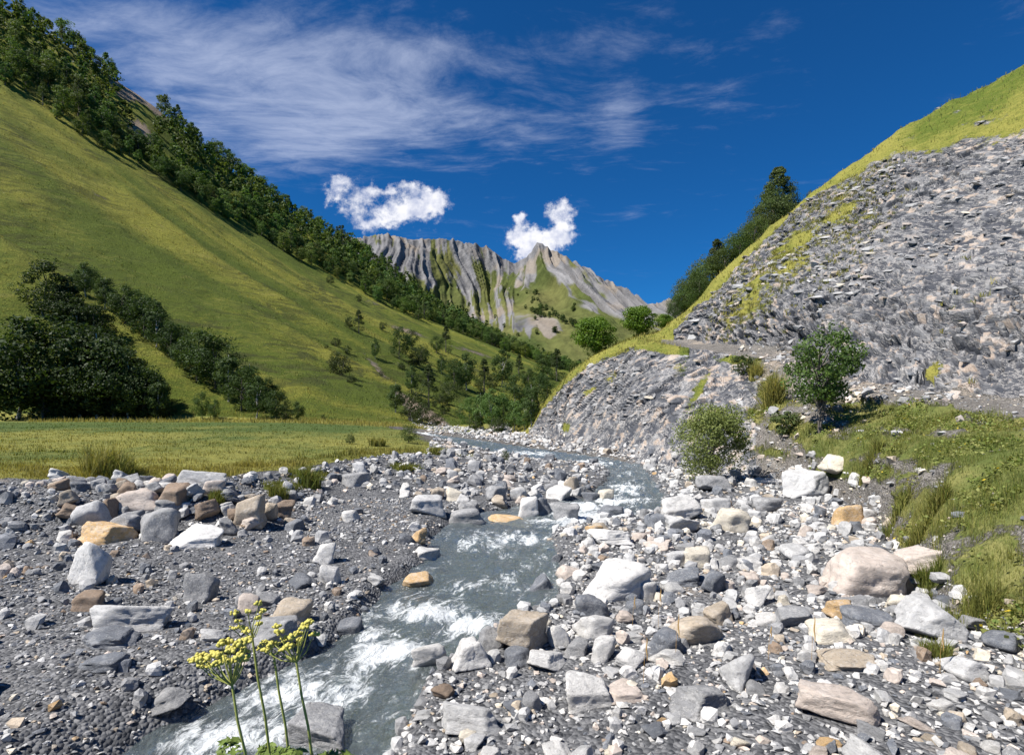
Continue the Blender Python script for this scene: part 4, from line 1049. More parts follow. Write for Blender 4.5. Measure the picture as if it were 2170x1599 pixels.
# the largest of them as single stones
STM = [mesh_np('stone', *rock_shape(600 + i, 4, [.8, .62, .45, .7][i % 4], 9 + i % 4, 30 if i % 4 else 8, .055), M_rock) for i in range(12)]
SHW = ['blocky', 'angular', 'flat', 'rounded']
TW = dict(white='white', pale='pale grey', grey='grey', slate='dark slate', tan='tan', brown='brown', orange='orange', pink='pinkish', cream='cream')
used = set()
Zi = H(allX[ind], allY[ind])
for j, k in enumerate(ind):
    v = int(rs.integers(0, 12)); s = float(allS[k])
    if allY[k] < 9: s = min(s, .42)
    hz = s * [.62, .5, .32, .55][v % 4] * rs.uniform(.85, 1.2)
    tn = TN[allT[k]]
    o = link('stone', STM[v], None, (allX[k], allY[k], Zi[j] + hz * .28))
    o.scale = (s, s * rs.uniform(.68, .95), hz); o.rotation_euler = (rs.normal(0, .14), rs.normal(0, .14), rs.uniform(0, 6.28))
    c = np.array(TONE[tn]) * rs.uniform(.85, 1.12); o.color = (c[0], c[1], c[2], VEIN[tn] * rs.uniform(.3, 1))
    dd = np.hypot(HX[:, 0] - allX[k], HX[:, 1] - allY[k])[:len(HERO)]; lab = None
    for near in np.argsort(dd)[:6]:
        hx, hy, hw, hl = HXY[near]
        ex, ey = allX[k] - hx, allY[k] - hy
        rel = ('right of' if ex > 0 else 'left of') if abs(ex) > abs(ey) else ('behind' if ey > 0 else 'in front of')
        core = hl
        for cut in (' at ', ' in ', ' on ', ' beside ', ' behind ', ' before ', ' of ', ' under ', ' near ', ' below ', ' right ', ' left ', ' with ', ' next ', ' touching ', ' directly ', ' lying ', ' above ', ' between ', ' leaning ', ' standing ', ' cut ', ' high ', ' bridging ', ' wedged ', ' awash '):
            core = core.split(cut)[0]
        if len(core.split()) < 3: continue
        for szw in (('large' if s > .4 else 'small' if s < .22 else 'mid-sized'),):
            cand = f'{szw} {SHW[v % 4]} {TW[tn]} stone {rel} the {core}'
            if cand not in used: lab = cand; break
        if lab: break
    if lab is None: lab = f'{SHW[v % 4]} {TW[tn]} stone lying loose on the open gravel bar'
    used.add(lab)
    o['label'] = lab; o['category'] = 'stone'; o['group'] = 'single stones on the gravel bars'

# rubble and slabs on the shale face

rs = np.random.default_rng(23)
mskr = (rocky.ravel() > .5) & (PXr.ravel() < 2300) & (DDr.ravel() > 9) & (~(low & (PXr > 1600)).ravel() | (rs.random(PXr.size) < .4)) & ~tr.ravel()
areaw = (np.linalg.norm(np.cross(du, dv), axis=-1)).ravel() * mskr
areaw /= areaw.sum()
areaw = areaw * np.where((low & (PXr < 1600)).ravel(), .4, 1.0) * np.clip(.25 + 1.6 * fbm(Xr / 3.5, DDr / 3.5, Zr / 3.5, oct=3, seed=77).ravel(), .08, 2); areaw /= areaw.sum()
idx = rs.choice(len(areaw), 8800, p=areaw)
sz = .09 * (6.5) ** (rs.random(len(idx)) ** 2.4)
sz *= np.clip(Vr[idx, 1] / 30, .6, 1.2)
okk = sz > 0
wmv = wm.ravel()[idx]
tp = np.where(rs.random(len(idx)) < np.clip(.22 + .5 * wmv, .05, .7), rs.choice([7, 8, 4, 1, 1], len(idx)), rs.choice([2, 2, 1, 1, 3], len(idx)))
# slabs lie in the bedding plane: same tilt, little spin
def build_slabs(idx, sz, tp, variants, rs):
    Vs, Fs, Cs, off = [], [], [], 0; vi = rs.integers(0, len(variants), len(idx)); tb = np.array([TONE[t] for t in TN])
    nb = np.array([.55, -.25, .80]); nb /= np.linalg.norm(nb)
    for k, (V, F) in enumerate(variants):
        ii = np.where(vi == k)[0]; n = len(ii)
        if not n: continue
        nn = nb[None] + rs.normal(0, .28, (n, 3)); nn += 1.1 * N.reshape(-1, 3)[idx[ii]]; nn /= np.linalg.norm(nn, axis=1, keepdims=True)
        a = np.cross(nn, rs.normal(0, 1, (n, 3))); a /= np.linalg.norm(a, axis=1, keepdims=True); b = np.cross(nn, a)
        v = V[None] * sz[ii][:, None, None] * np.stack([np.ones(n) * 1.35, np.ones(n) * .8, rs.uniform(.5, 1.1, n)], -1)[:, None]
        W = v[..., 0:1] * a[:, None] + v[..., 1:2] * b[:, None] + v[..., 2:3] * nn[:, None] + (Vr[idx[ii]] + N.reshape(-1, 3)[idx[ii]] * (sz[ii] * .08)[:, None])[:, None]
        Vs.append(W.reshape(-1, 3)); Fs.append((F[None] + (off + np.arange(n) * len(V))[:, None, None]).reshape(-1, 3)); off += n * len(V)
        Cs.append(np.repeat(tb[tp[ii]] * rs.uniform(.5, .95, (n, 1)), len(V), 0))
    return np.concatenate(Vs), np.concatenate(Fs), np.concatenate(Cs)
FLATH = [h for i, h in enumerate(HULL) if i % 4 >= 1]
SLM = [mesh_np('slab', v_, f_, M_rock, False) for v_, f_ in FLATH]
cliff_o = bpy.data.objects['cliff_slope']
bo = np.argsort(-sz / Vr[idx, 1])[:220]
for j in bo:
    o = link('slab', SLM[int(rs.integers(0, len(SLM)))], cliff_o, tuple(Vr[idx[j]] + N.reshape(-1, 3)[idx[j]] * sz[j] * .06))
    nn_ = Vector((.55, -.25, .80)) + Vector(rs.normal(0, .25, 3)) + 1.1 * Vector(N.reshape(-1, 3)[idx[j]])
    o.rotation_euler = (nn_.to_track_quat('Z', 'Y') @ Vector((0, 0, 1)).rotation_difference(Vector((0, 0, 1)))).to_euler()
    o.scale = (sz[j] * 1.35, sz[j] * .85, sz[j] * rs.uniform(.6, 1.1))
    cc = np.array(TONE[TN[tp[j]]]) * rs.uniform(.6, .95); o.color = (cc[0], cc[1], cc[2], .4)
km = np.ones(len(idx), bool); km[bo] = False; idx = idx[km]; sz = sz[km]; tp = tp[km]
Vp, Fp, Cp = build_slabs(idx, sz, tp, FLATH, rs)
link('shale_rubble', mesh_np('shale_rubble', Vp, Fp, M_peb, False, dict(tint=Cp)), kind='stuff', label='loose shale flakes and pale slabs on the cliff face')

# ------------------------------------------------------------------ trees and shrubs
def leaf_mat(name, per_object=True):
    m, q = new_mat(name)
    va = q.new('ShaderNodeVertexColor', dict(layer_name='tint')).outputs[0]
    if per_object:
        col = q.mix(1.0, va, q.new('ShaderNodeObjectInfo').outputs['Color'], 'MULTIPLY')
    else:
        col = va
    p = q.new('ShaderNodeBsdfPrincipled', None, Base_Color=col, Roughness=.6); p.inputs['Specular IOR Level'].default_value = .25
    t = q.new('ShaderNodeBsdfTranslucent', None, Color=q.vm('MULTIPLY', col, (1.25, 1.2, .6)))
    mx = q.new('ShaderNodeMixShader'); q.put(mx, 0, .36); q.put(mx, 1, p.outputs[0]); q.put(mx, 2, t.outputs[0])
    o = q.new('ShaderNodeOutputMaterial'); q.put(o, 0, mx.outputs[0])
    return m
M_leaf = leaf_mat('tree_leaves'); M_blade = leaf_mat('grass_blades', False); M_leafstuff = leaf_mat('wood_leaves', False)
m, q = new_mat('bark')
pos = q.new('ShaderNodeTexCoord').outputs['Object']
bn = q.noise(q.map(pos, scale=(1, 1, .25)), 14, 4, .6)
finish(m, q, q.mix(bn, (.045, .036, .028), (.19, .17, .15)), .9, bn, .6, .02)
M_bark = m
m, q = new_mat('birch_bark')
pos = q.new('ShaderNodeTexCoord').outputs['Object']
bn = q.noise(q.map(pos, scale=(1, 1, 3)), 5, 4, .6)
finish(m, q, q.mix(q.ramp(bn, .4, .6), (.10, .09, .08), (.50, .49, .46)), .8, bn, .3, .01)
M_birch = m

def leaves(cent, nor, size, rs, aspect=1.7, jit=.7):
    """rhombic leaf faces at points with rough facing"""
    n = len(cent)
    nn = nor + rs.normal(0, jit, (n, 3)); nn /= np.linalg.norm(nn, axis=1, keepdims=True) + 1e-9
    a = np.cross(nn, rs.normal(0, 1, (n, 3))); a /= np.linalg.norm(a, axis=1, keepdims=True) + 1e-9; b = np.cross(nn, a)
    s = (size * rs.uniform(.6, 1.25, n))[:, None]
    P = np.stack([cent - a * s * .5 * aspect ** .5, cent + b * s * .5 / aspect ** .5 + a * s * .05, cent + a * s * .5 * aspect ** .5, cent - b * s * .5 / aspect ** .5 + a * s * .05], 1).reshape(-1, 3)
    return P, np.arange(4 * n).reshape(n, 4)
def crown_pts(kind, n, rs, nclump, R=1.0, Hc=1.0, base=.25, cs=1.0):
    """points of a unit-height tree; returns positions, outward normals, clump centres"""
    if kind == 'cone':
        t = rs.random(nclump) ** .75; ph = rs.uniform(0, 2 * PI, nclump); zc = base + (1 - base) * t
        rr = R * (1 - t) ** .85 * rs.uniform(.55, 1.0, nclump) + .02
        cen = np.stack([rr * np.cos(ph), rr * np.sin(ph), zc], -1); cr_ = R * .26 * (1 - t) ** .6 + .035
    else:
        v = rs.normal(size=(nclump, 3)); v /= np.linalg.norm(v, axis=1, keepdims=True); v *= rs.uniform(.45, 1.0, (nclump, 1)) ** .6
        wz = v[:, 2]
        pro = {'oval': 1.0 - .18 * wz, 'round': np.ones(nclump), 'narrow': 1.0 - .25 * wz, 'vase': .72 + .42 * wz, 'shrub': 1.0 - .1 * wz}[kind]
        cen = np.stack([v[:, 0] * R * .80 * pro, v[:, 1] * R * .80 * pro, base + (1 - base) * (.5 + .44 * wz)], -1)
        cr_ = np.full(nclump, R * .36 * cs) * rs.uniform(.5, 1.2, nclump)
    k = rs.integers(0, nclump, n)
    u = rs.normal(size=(n, 3)); u /= np.linalg.norm(u, axis=1, keepdims=True); u *= rs.uniform(.35, 1.0, (n, 1)) ** .5
    sq = np.array([1, 1, .75 if kind != 'cone' else .45])
    p = cen[k] + u * sq * cr_[k][:, None]
    ax = np.array([0, 0, base + (1 - base) * .45]); nor = p - ax * np.array([1, 1, 1]); nor /= np.linalg.norm(nor, axis=1, keepdims=True) + 1e-9
    return p, nor * .6 + u * .6, cen, k
def make_tree(seed, kind, n, lsize, nclump, R, base, h, trunk_r=.03, limbs=7, multi=1, bark=None, c1=(1, 1, 1), c2=(.6, .7, .55), aspect=1.7, cs=1.0):
    """h: real height in m; all other sizes relative to it"""
    rs = np.random.default_rng(seed)
    p, nor, cen, k = crown_pts(kind, n, rs, nclump, R, 1, base, cs)
    P, F = leaves(p * h, nor, np.full(n, lsize), rs, aspect)
    tone = rs.random((n, 1)) * .75 + .25 * rs.random(nclump)[k][:, None]
    col = np.array(c1) * (1 - tone) + np.array(c2) * tone
    cm = mesh_np('crown', P, F, M_leaf, False, dict(tint=np.repeat(col, 4, 0)))
    parts = []
    for s in range(multi):
        off = rs.normal(0, .05 * (multi > 1), 2); top = (.9 if kind in ('cone', 'narrow') else .7)
        zs = np.linspace(-.03, top, 7); wob = rs.normal(0, .012, (7, 2)); wob[0] = 0
        pts = np.stack([off[0] * np.clip(zs / .4, 0, 1.5) + wob[:, 0], off[1] * np.clip(zs / .4, 0, 1.5) + wob[:, 1], zs], -1) * h
        parts.append(tube(pts, trunk_r * h * np.linspace(1, .18, 7) / (multi ** .5), 7))
    for i in rs.choice(nclump, min(limbs, nclump), replace=False):
        c = cen[i]; z0 = np.clip(c[2] * rs.uniform(.45, .8), base * .6, .75)
        a = np.array([0, 0, z0]); b = c; mid_ = (a + b) / 2 + np.array([0, 0, .02])
        parts.append(tube(np.array([a, mid_, b]) * h, trunk_r * h * np.array([.45, .28, .10]), 5))
    tv, tf = join(parts)
    tm = mesh_np('trunk', tv, tf, bark or M_bark, True)
    return tm, cm, h
GREEN = (.060, .090, .024)
TV = {}
TV['far'] = [make_tree(900 + i, k, 3000, .38, 34, R * 1.15, b * .4, 11., .018, 4, 1, None, c1, c2, 1.3) for i, (k, R, b, c1, c2) in enumerate((
    ('oval', .30, .12, (.120, .180, .032), (.048, .082, .020)), ('round', .36, .10, (.098, .162, .030), (.040, .072, .018)), ('narrow', .22, .10, (.115, .180, .044), (.056, .100, .028)),
    ('oval', .33, .08, (.085, .138, .030), (.036, .064, .018)), ('narrow', .25, .08, (.145, .200, .048), (.066, .108, .032))))]
TV['farcone'] = [make_tree(930 + i, 'cone', 1900, .34, 60, .20 + .03 * i, .06, 12., .02, 3, 1, None, (.080, .115, .032), (.034, .052, .018), 1.6) for i in range(2)]
TV['mid'] = [make_tree(940 + i, k, 5200, .20, 44, R * 1.25, b * .4, 8., .018, 7, 1, bk, c1, c2, 1.4) for i, (k, R, b, bk, c1, c2) in enumerate((
    ('oval', .30, .14, M_bark, (.095, .155, .032), (.036, .066, .018)), ('round', .36, .08, M_bark, (.080, .138, .028), (.029, .055, .016)), ('narrow', .20, .16, M_birch, (.115, .178, .045), (.05, .088, .028)), ('oval', .26, .18, M_birch, (.095, .158, .038), (.04, .072, .02))))]
TV['midcone'] = [make_tree(950, 'cone', 4600, .17, 80, .25, .05, 8., .025, 4, 1, None, (.085, .125, .034), (.034, .054, .018), 1.6)]
TV['bush'] = [make_tree(960 + i, 'shrub', 2600, .12, 26, .60, .04, 3., .02, 8, 3, None, (.085, .115, .028), (.03, .05, .016), 1.5) for i in range(2)]
def place_tree(var, x, y, z, h, label, group, rs, tint=1.0, wide=1.0, name='tree', cat='tree', tc_=(1, 1, 1)):
    tm, cm, h0 = var
    o = link(name, None, None, (x, y, z)); o.empty_display_size = .3
    k = h / h0
    o.scale = (k * wide, k * wide, k); o.rotation_euler = (0, 0, rs.uniform(0, 6.28))
    o['label'] = label; o['category'] = cat
    if group: o['group'] = group
    link('trunk', tm, o)
    c = link('crown', cm, o); c.color = (tint * tc_[0], tint * tc_[1], tint * tc_[2], 1)
    return o
rs = np.random.default_rng(31)
# --- the wood along the left ridge
pts = []
cell = {}
NC = 9000
cpx = rs.uniform(-60, 1290, NC); ca_ = rs.random(NC)
Dc, _ = lines_at(LF, cpx)
ct_ = -.04 + 1.10 * ca_ + (.05 * np.sin(cpx / 37.) + .06 * np.sin(cpx / 91. + 1)) * (1 - ca_)
cd = Dc[10] + (Dc[11] - Dc[10]) * ct_; cx_ = (cpx - CX) / FOC * cd
cz_ = H(cx_, cd); cpy = HOR - (cz_ - CZ) / cd * FOC
bare = (gblob(cpx, cpy, 300, 285, 60, 34, .7) + 1.2 * gblob(cpx, cpy, 290, 200, 100, 40, .7) + .8 * gblob(cpx, cpy, 800, 560, 40, 16, .8) + .9 * gblob(cpx, cpy, 770, 630, 60, 14, .4) + .8 * gblob(cpx, cpy, 410, 380, 70, 22, .7))
for px, a_, d, x, py, br in zip(cpx, ca_, cd, cx_, cpy, bare):
    if len(pts) >= 960: break
    if rs.random() < br * 1.2: continue
    sp = 4.4 + 2.2 * rs.random()
    key = (int(x // 8), int(d // 8))
    if any((x - q_[0]) ** 2 + (d - q_[1]) ** 2 < sp * sp for i in (-1, 0, 1) for j in (-1, 0, 1) for q_ in cell.get((key[0] + i, key[1] + j), ())): continue
    cell.setdefault(key, []).append((x, d)); pts.append((x, d, px, py, a_))
pts.sort(key=lambda p_: p_[1] + 0 * p_[0])
PTS = np.array(pts)
ZT = H(PTS[:, 0], PTS[:, 1])
vis = (PTS[:, 2] > 0)
order = [i for i in range(len(PTS)) if vis[i]]
order.sort(key=lambda i: -(1.0 / PTS[i, 1] + (0.0016 if PTS[i, 4] < .22 or PTS[i, 4] > .86 else 0)))
single = set(order[:270])
stuff_V, stuff_F, stuff_C, so = [], [], [], 0
for i in range(len(PTS)):
    x, d, px, py, a_ = PTS[i]; z = ZT[i]
    con = rs.random() < (.10 + .25 * (px > 700) * (a_ > .6)); h = rs.uniform(8, 13.5) * (.8 if a_ < .12 else 1.0)
    if con: h *= 1.12
    tint = rs.uniform(.85, 1.55) * (1.0 if px > 380 else .9)
    tcc = (rs.uniform(.85, 1.2), 1.0, rs.uniform(.8, 1.2))
    if i in single:
        var = TV['farcone'][int(rs.integers(0, 2))] if con else TV['far'][int(rs.integers(0, 5))]
        ht = 'lower edge' if a_ < .22 else 'skyline' if a_ > .8 else 'middle'
        secs = ('beyond the top left corner', 'in the top left corner', 'below the bare summit rocks', 'beside the rocky clearing', 'above the open hillside', 'above the middle hillside', 'left of the white cloud', 'under the white cloud', 'before the mountain foot', 'above the scree band', 'towards the valley end')
        sec = secs[int(np.clip((px + 10) // 118, 0, 10))]; siz = 'tall' if h > 11.8 else 'low' if h < 9.2 else 'mid-height'
        hue = 'bright olive' if tint > 1.32 else 'dark green' if tint < 1.05 else 'mid green'
        place_tree(var, x, d, z - .2, h, f'{siz} {hue} {"conifer" if con else "leafy tree"}, {ht} of ridge wood, {sec}', 'trees of the wood along the left ridge', rs, tint, rs.uniform(.9, 1.2), 'conifer' if con else 'tree', 'tree', tcc)
    else:
        kind = 'cone' if con else ('oval', 'round', 'narrow')[int(rs.integers(0, 3))]
        p, nor, cen, kk = crown_pts(kind, 210, rs, 16, .3 if not con else .2, 1, .08)
        P, Fq = leaves(p * h, nor, np.full(210, 1.0), rs, 1.3)
        tone = rs.random((210, 1)); c = (np.array((.095, .150, .030)) * (1 - tone) + np.array((.038, .068, .018)) * tone) * tint * np.array(tcc)
        stuff_V.append(P + np.array([x, d, z])); stuff_F.append(Fq + so); so += len(P); stuff_C.append(np.repeat(c, 4, 0))
link('woodland', mesh_np('woodland', np.concatenate(stuff_V), np.concatenate(stuff_F), M_leafstuff, False, dict(tint=np.concatenate(stuff_C))), kind='stuff', label='dense wood filling the upper ridge behind the nearer trees')

# --- listed trees: column, base row, height in photo pixels, kind, label
def tree_px(px, py, hpx, kind, label, group, tint=1.0, wide=1.0, name='tree', cat='tree', tcc=(1, 1, 1), dmin=30, var=None):
    x, d, z = at(px, py, dmin)
    v = var if var is not None else TV[kind][int(rs.integers(0, len(TV[kind])))]
    return place_tree(v, x, d, z - (.13 if px < 345 and hpx > 90 else .06) * hpx / FOC * d, hpx / FOC * d * 1.12, label, group, rs, tint, wide, name, cat, tcc)
LST = [
 (140, 886, 250, 'mid', .55, 1.0, 'very dark tall tree at the left edge of the meadow stand'), (168, 886, 245, 'mid', .5, 1.0, 'tallest dark tree in the stand behind the meadow, near the left edge'), (205, 887, 240, 'mid', .5, 1.0, 'dark tall tree second from the left edge of the stand'),
 (240, 888, 190, 'mid', .55, 1.0, 'dark rounded tree in the middle of the meadow stand'), (272, 888, 160, 'mid', .6, 1.0, 'dark tree right of the middle of the meadow stand'), (305, 888, 140, 'mid', .65, .9, 'dark tree at the sloping right side of the meadow stand'),
 (335, 889, 112, 'mid', .75, .9, 'last low dark tree at the right end of the meadow stand'), (90, 886, 260, 'mid', .55, 1.1, 'dark tall tree just beyond the left photo edge'), (40, 886, 270, 'mid', .55, 1.1, 'dark tall tree far beyond the left photo edge'),
 (180, 628, 72, 'mid', .7, 1.0, 'topmost dark tree of the row behind the grassy rib'), (222, 655, 72, 'mid', .7, 1.0, 'second tree down the row behind the grassy rib'), (262, 684, 84, 'mid', .7, 1.0, 'broad dark tree third down the rib row'),
 (305, 715, 92, 'mid', .72, 1.0, 'twin-topped dark tree halfway down the rib row'), (332, 735, 104, 'mid', .75, .8, 'taller tree halfway down the rib row'), (362, 758, 76, 'mid', .8, .9, 'birch below the taller tree of the rib row'), (392, 780, 66, 'mid', .8, .9, 'small birch with a pale stem on the rib'),
 (420, 806, 110, 'mid', .8, 1.1, 'large bushy tree in the lower rib row'), (455, 822, 112, 'mid', .8, 1.05, 'large bushy tree beside the gully below the rib'), (484, 850, 104, 'mid', .75, 1.0, 'dark tree at the lower end of the gully'),
 (512, 868, 92, 'mid', .75, 1.0, 'dark bushy tree above the meadow edge'), (545, 886, 90, 'mid', .8, 1.0, 'rounded tree at the meadow edge, lower gully'), (585, 890, 62, 'mid', .75, 1.0, 'low dark tree at the meadow edge'), (632, 891, 42, 'mid', .75, .9, 'small single tree at the end of the meadow edge row'),
 (428, 889, 58, 'mid', 1.0, .7, 'slim young birch at the meadow edge'), (455, 890, 46, 'mid', .95, .8, 'short birch beside the slim young one'), (606, 891, 34, 'bush', .8, .8, 'low shrub between two meadow edge trees'), (686, 890, 14, 'bush', .9, .8, 'tiny shrub on the slope foot above the meadow'),
 (760, 706, 36, 'midcone', .8, 1.1, 'dark conifer alone on the open hillside'), (740, 695, 20, 'bush', .9, .7, 'small shrub left of the lone conifer'), (795, 760, 32, 'mid', 1.0, .7, 'slim tree on the rib below the lone conifer'), (722, 795, 34, 'bush', .6, 1.0, 'dark spreading shrub on the lower hillside'),
 (846, 760, 52, 'mid', .8, .8, 'dark tree at the head of the eroded gully'), (872, 738, 30, 'mid', .8, .9, 'small tree on the pale scree band'), (888, 775, 34, 'bush', .9, .9, 'shrub below the gully head tree'), (925, 748, 28, 'mid', .8, .9, 'small tree with a shadow on the hillside, centre'),
 (945, 746, 40, 'midcone', .85, 1.0, 'slim conifer on the hillside, centre'), (908, 864, 66, 'midcone', .85, 1.0, 'slim dark conifer standing over the eroded bank'), (872, 832, 44, 'mid', .9, .8, 'tree beside the eroded gully'), (838, 874, 52, 'mid', .85, .9, 'leafy tree at the foot of the gully'),
 (868, 892, 52, 'bush', .7, .8, 'dark shrub at the stream side of the meadow end'), (894, 900, 42, 'bush', .75, .9, 'dark shrub before the pale earth bank'), (925, 902, 30, 'bush', .8, .9, 'low shrub under the pale earth bank'), (935, 792, 30, 'mid', .9, .8, 'small tree left of the twin hillside trees'),
 (962, 828, 52, 'mid', .8, .9, 'left tree of the twin hillside trees'), (988, 826, 60, 'mid', .8, 1.0, 'right tree of the twin hillside trees'), (1064, 820, 62, 'mid', .75, .9, 'dark oval tree casting a shadow on the grass'), (1026, 832, 52, 'midcone', .8, 1.0, 'pointed tree left of the dark oval one'),
 (948, 855, 34, 'bush', 1.0, .9, 'shrub above the stream trees'), (760, 640, 12, 'bush', .8, .8, 'tiny shrub under the wood edge'), (700, 602, 14, 'bush', .7, .9, 'tiny round shrub under the wood edge, higher up'), (812, 700, 14, 'bush', .8, .9, 'tiny shrub on the scree band'),
 (995, 908, 66, 'mid', 1.5, .9, 'leftmost of the pale stream-side birches'), (1018, 912, 84, 'mid', 1.5, .8, 'pale green birch by the stream bend'), (1042, 914, 92, 'mid', 1.5, .8, 'tallest pale birch by the stream bend'), (1066, 914, 80, 'mid', 1.5, .9, 'birch right of the tallest one by the bend'),
 (1090, 915, 74, 'mid', 1.5, .9, 'leafy alder by the stream bend'), (1112, 912, 70, 'mid', 1.5, .9, 'alder close to the cliff corner'), (1126, 905, 96, 'mid', .8, .8, 'tall dark alder behind the cliff corner'), (1010, 912, 40, 'bush', .95, .9, 'low willow under the stream birches'), (1055, 918, 34, 'bush', .95, .9, 'low willow in front of the stream birches'),
 (1140, 868, 60, 'mid', .85, .8, 'tree above the cliff corner, partly hidden'), (1160, 840, 50, 'mid', .8, .8, 'tree rising behind the cliff edge'), (1090, 880, 66, 'mid', .85, .8, 'tree behind the stream alders'), (1180, 808, 50, 'midcone', .8, 1.1, 'conifer behind the shoulder of the cliff'), (1150, 800, 40, 'mid', .8, 1.0, 'rounded tree on the slope end behind the cliff'),
 (1120, 830, 40, 'mid', .8, .9, 'rounded tree at the lower end of the ridge wood'), (1100, 800, 36, 'midcone', .8, 1.0, 'conifer at the lower end of the ridge wood'),
 (866, 938, 40, 'bush', 1.4, .8, 'grey-green willow bush on the meadow corner'), (742, 940, 22, 'bush', 1.3, .8, 'small grey-green willow on the meadow'), (1070, 978, 26, 'bush', 1.2, .7, 'small willow sapling on the gravel'),
]
for px, py, hp, kind, tint, wide, lab in LST:
    bush = kind == 'bush'
    tree_px(px, py, hp * (.86 if py < 892 and hp > 110 and px < 345 else 1.3 if 690 < px < 1190 and py < 900 else 1.0), kind, lab, 'shrubs on the valley floor and slope' if bush else 'trees on the lower hillside and stream', tint, wide, 'shrub' if bush else ('conifer' if 'cone' in kind else 'tree'), 'shrub' if bush else 'tree', dmin=11 if py > 915 else 30)

for i in range(34):
    px = rs.uniform(690, 1080); py = 700 + (px - 690) * .30 + rs.uniform(-10, 110)
    if py > 885: continue
    hp = rs.uniform(9, 26)
    tree_px(px, py, hp, 'bush', f'{"tiny" if hp < 14 else "small" if hp < 20 else "fuller"} {"dark" if i % 2 else "olive"} shrub on the {"upper" if py < 780 else "lower"} slope {("left of the gully", "beside the gully", "above the stream trees", "near the valley end")[int((px - 690) // 98)]}', 'shrubs scattered over the lower hillside', .7 if i % 2 else 1.1, rs.uniform(.8, 1.2), 'shrub', 'shrub')
# front face of the grassy rib: trees joining the dark grove
for i in range(13):
    px = 110 + 19 * i + rs.normal(0, 5); D, _ = lines_at(LF, np.array([px])); d = D[6][0] + (D[7][0] - D[6][0]) * (.62 - .045 * i + rs.uniform(-.1, .1)); x = (px - CX) / FOC * d
    place_tree(TV['mid'][i % 4], x, d, H1(x, d) - .5, rs.uniform(6.5, 9.5) * (1 - .035 * i), f'{"birch" if i % 4 > 1 else "leafy tree"} climbing the rib behind the dark grove, {("far left", "left", "middle", "right", "far right")[i * 5 // 13]} of the group', 'trees joining the dark grove to the rib', rs, rs.uniform(.42, .62), 1.25)
for i in range(12):
    px = 130 + 20 * i + rs.normal(0, 6); d = 73 + rs.uniform(-.8, 1.5); x = (px - CX) / FOC * d
    place_tree(TV['bush'][i % 2], x, d, H1(x, d) - .1, rs.uniform(1.6, 3.4), f'dark undergrowth bush at the foot of the grove, {("left", "middle", "right")[i // 4]} part', 'bushes under the dark grove', rs, .5, 1.2, 'shrub', 'shrub')
RP = np.array([(165, 612), (220, 652), (300, 706), (380, 762), (450, 806), (520, 846), (600, 878)], float)
for i in range(26):
    px = 170 + 16.5 * i + rs.normal(0, 5); D, _ = lines_at(LF, np.array([px])); d = D[7][0] + (D[8][0] - D[7][0]) * rs.uniform(.15, .8); x = (px - CX) / FOC * d
    hh = rs.uniform(3.6, 6.6) * (1.0 if i > 3 else .8)
    place_tree(TV['mid'][i % 4], x, d, H1(x, d) - .1, hh, f'{"taller" if hh > 5.2 else "smaller"} {"birch" if i % 4 > 1 else "leafy tree"} in the {("upper end", "upper third", "middle", "lower third", "lower end")[i * 5 // 26]} of the row behind the grassy rib', 'trees filling the row behind the grassy rib', rs, rs.uniform(.7, 1.0), 1.1)

# --- trees behind the crest of the shale slope
TV['right'] = [make_tree(970 + i, k, 9000, .13 if i < 2 else .24, 70, R * 1.15, .04, 7., .02, 8, 1, None, c1, c2, 1.5) for i, (k, R, c1, c2) in enumerate((
    ('cone', .30, (.095, .130, .042), (.040, .060, .022)), ('oval', .36, (.095, .145, .034), (.038, .062, .020)), ('round', .40, (.150, .235, .030), (.06, .11, .02))))]
for px, top, d, vi_, wide, lab in ((1650, 354, 51, 0, 1.05, 'tall dark conifer-shaped tree behind the slope crest'), (1612, 430, 50, 1, .9, 'dark tree left of the tall one behind the crest'), (1582, 468, 50, 1, .8, 'third tree down the crest row'),
                                   (1550, 490, 49, 1, .9, 'broad tree in the middle of the crest row'), (1520, 506, 49, 0, 1.0, 'pointed tree in the middle of the crest row'), (1494, 540, 48, 1, .9, 'rounded tree low in the crest row'), (1468, 562, 48, 1, .9, 'dark tree second lowest in the crest row'),
                                   (1444, 588, 47, 1, .8, 'lowest tree of the crest row'), (1430, 620, 46, 1, .8, 'shrubby tree at the foot of the crest row'), (1690, 428, 50, 1, .7, 'low tree right of the tall one, at the crest'), (1716, 410, 47, 1, .6, 'tiny shrub peeping over the crest'),
                                   (1664, 378, 51.5, 1, .8, 'broad dark crown just right of the tall pointed tree'), (1640, 384, 50.5, 1, .8, 'broad dark crown just left of the tall pointed tree'),
                                   (1632, 400, 52, 0, 1.1, 'second spire joined to the tall tree behind the crest'), (1600, 455, 47.5, 1, 1.2, 'leafy tree close under the tall one at the crest'), (1568, 490, 47.5, 1, 1.2, 'leafy tree in the upper middle of the crest row'), (1536, 515, 47.5, 1, 1.2, 'leafy tree in the lower middle of the crest row'), (1508, 525, 51, 1, 1.2, 'tree showing behind the lower middle of the crest row'), (1482, 570, 46.5, 1, 1.2, 'leafy bush-like tree low in the crest row'), (1456, 600, 46.5, 1, 1.2, 'leafy bush-like tree near the foot of the crest row')):
    x = (px - CX) / FOC * d; z = H1(x, d); zt = CZ + (HOR - top) / FOC * d
    place_tree(TV['right'][vi_], x, d, z - .1, max(zt - z, 1.2), lab, 'trees behind the crest of the shale slope', rs, rs.uniform(.8, 1.45), wide * 1.05, 'tree', 'tree', (rs.uniform(.9, 1.25), 1, rs.uniform(.8, 1.1)))
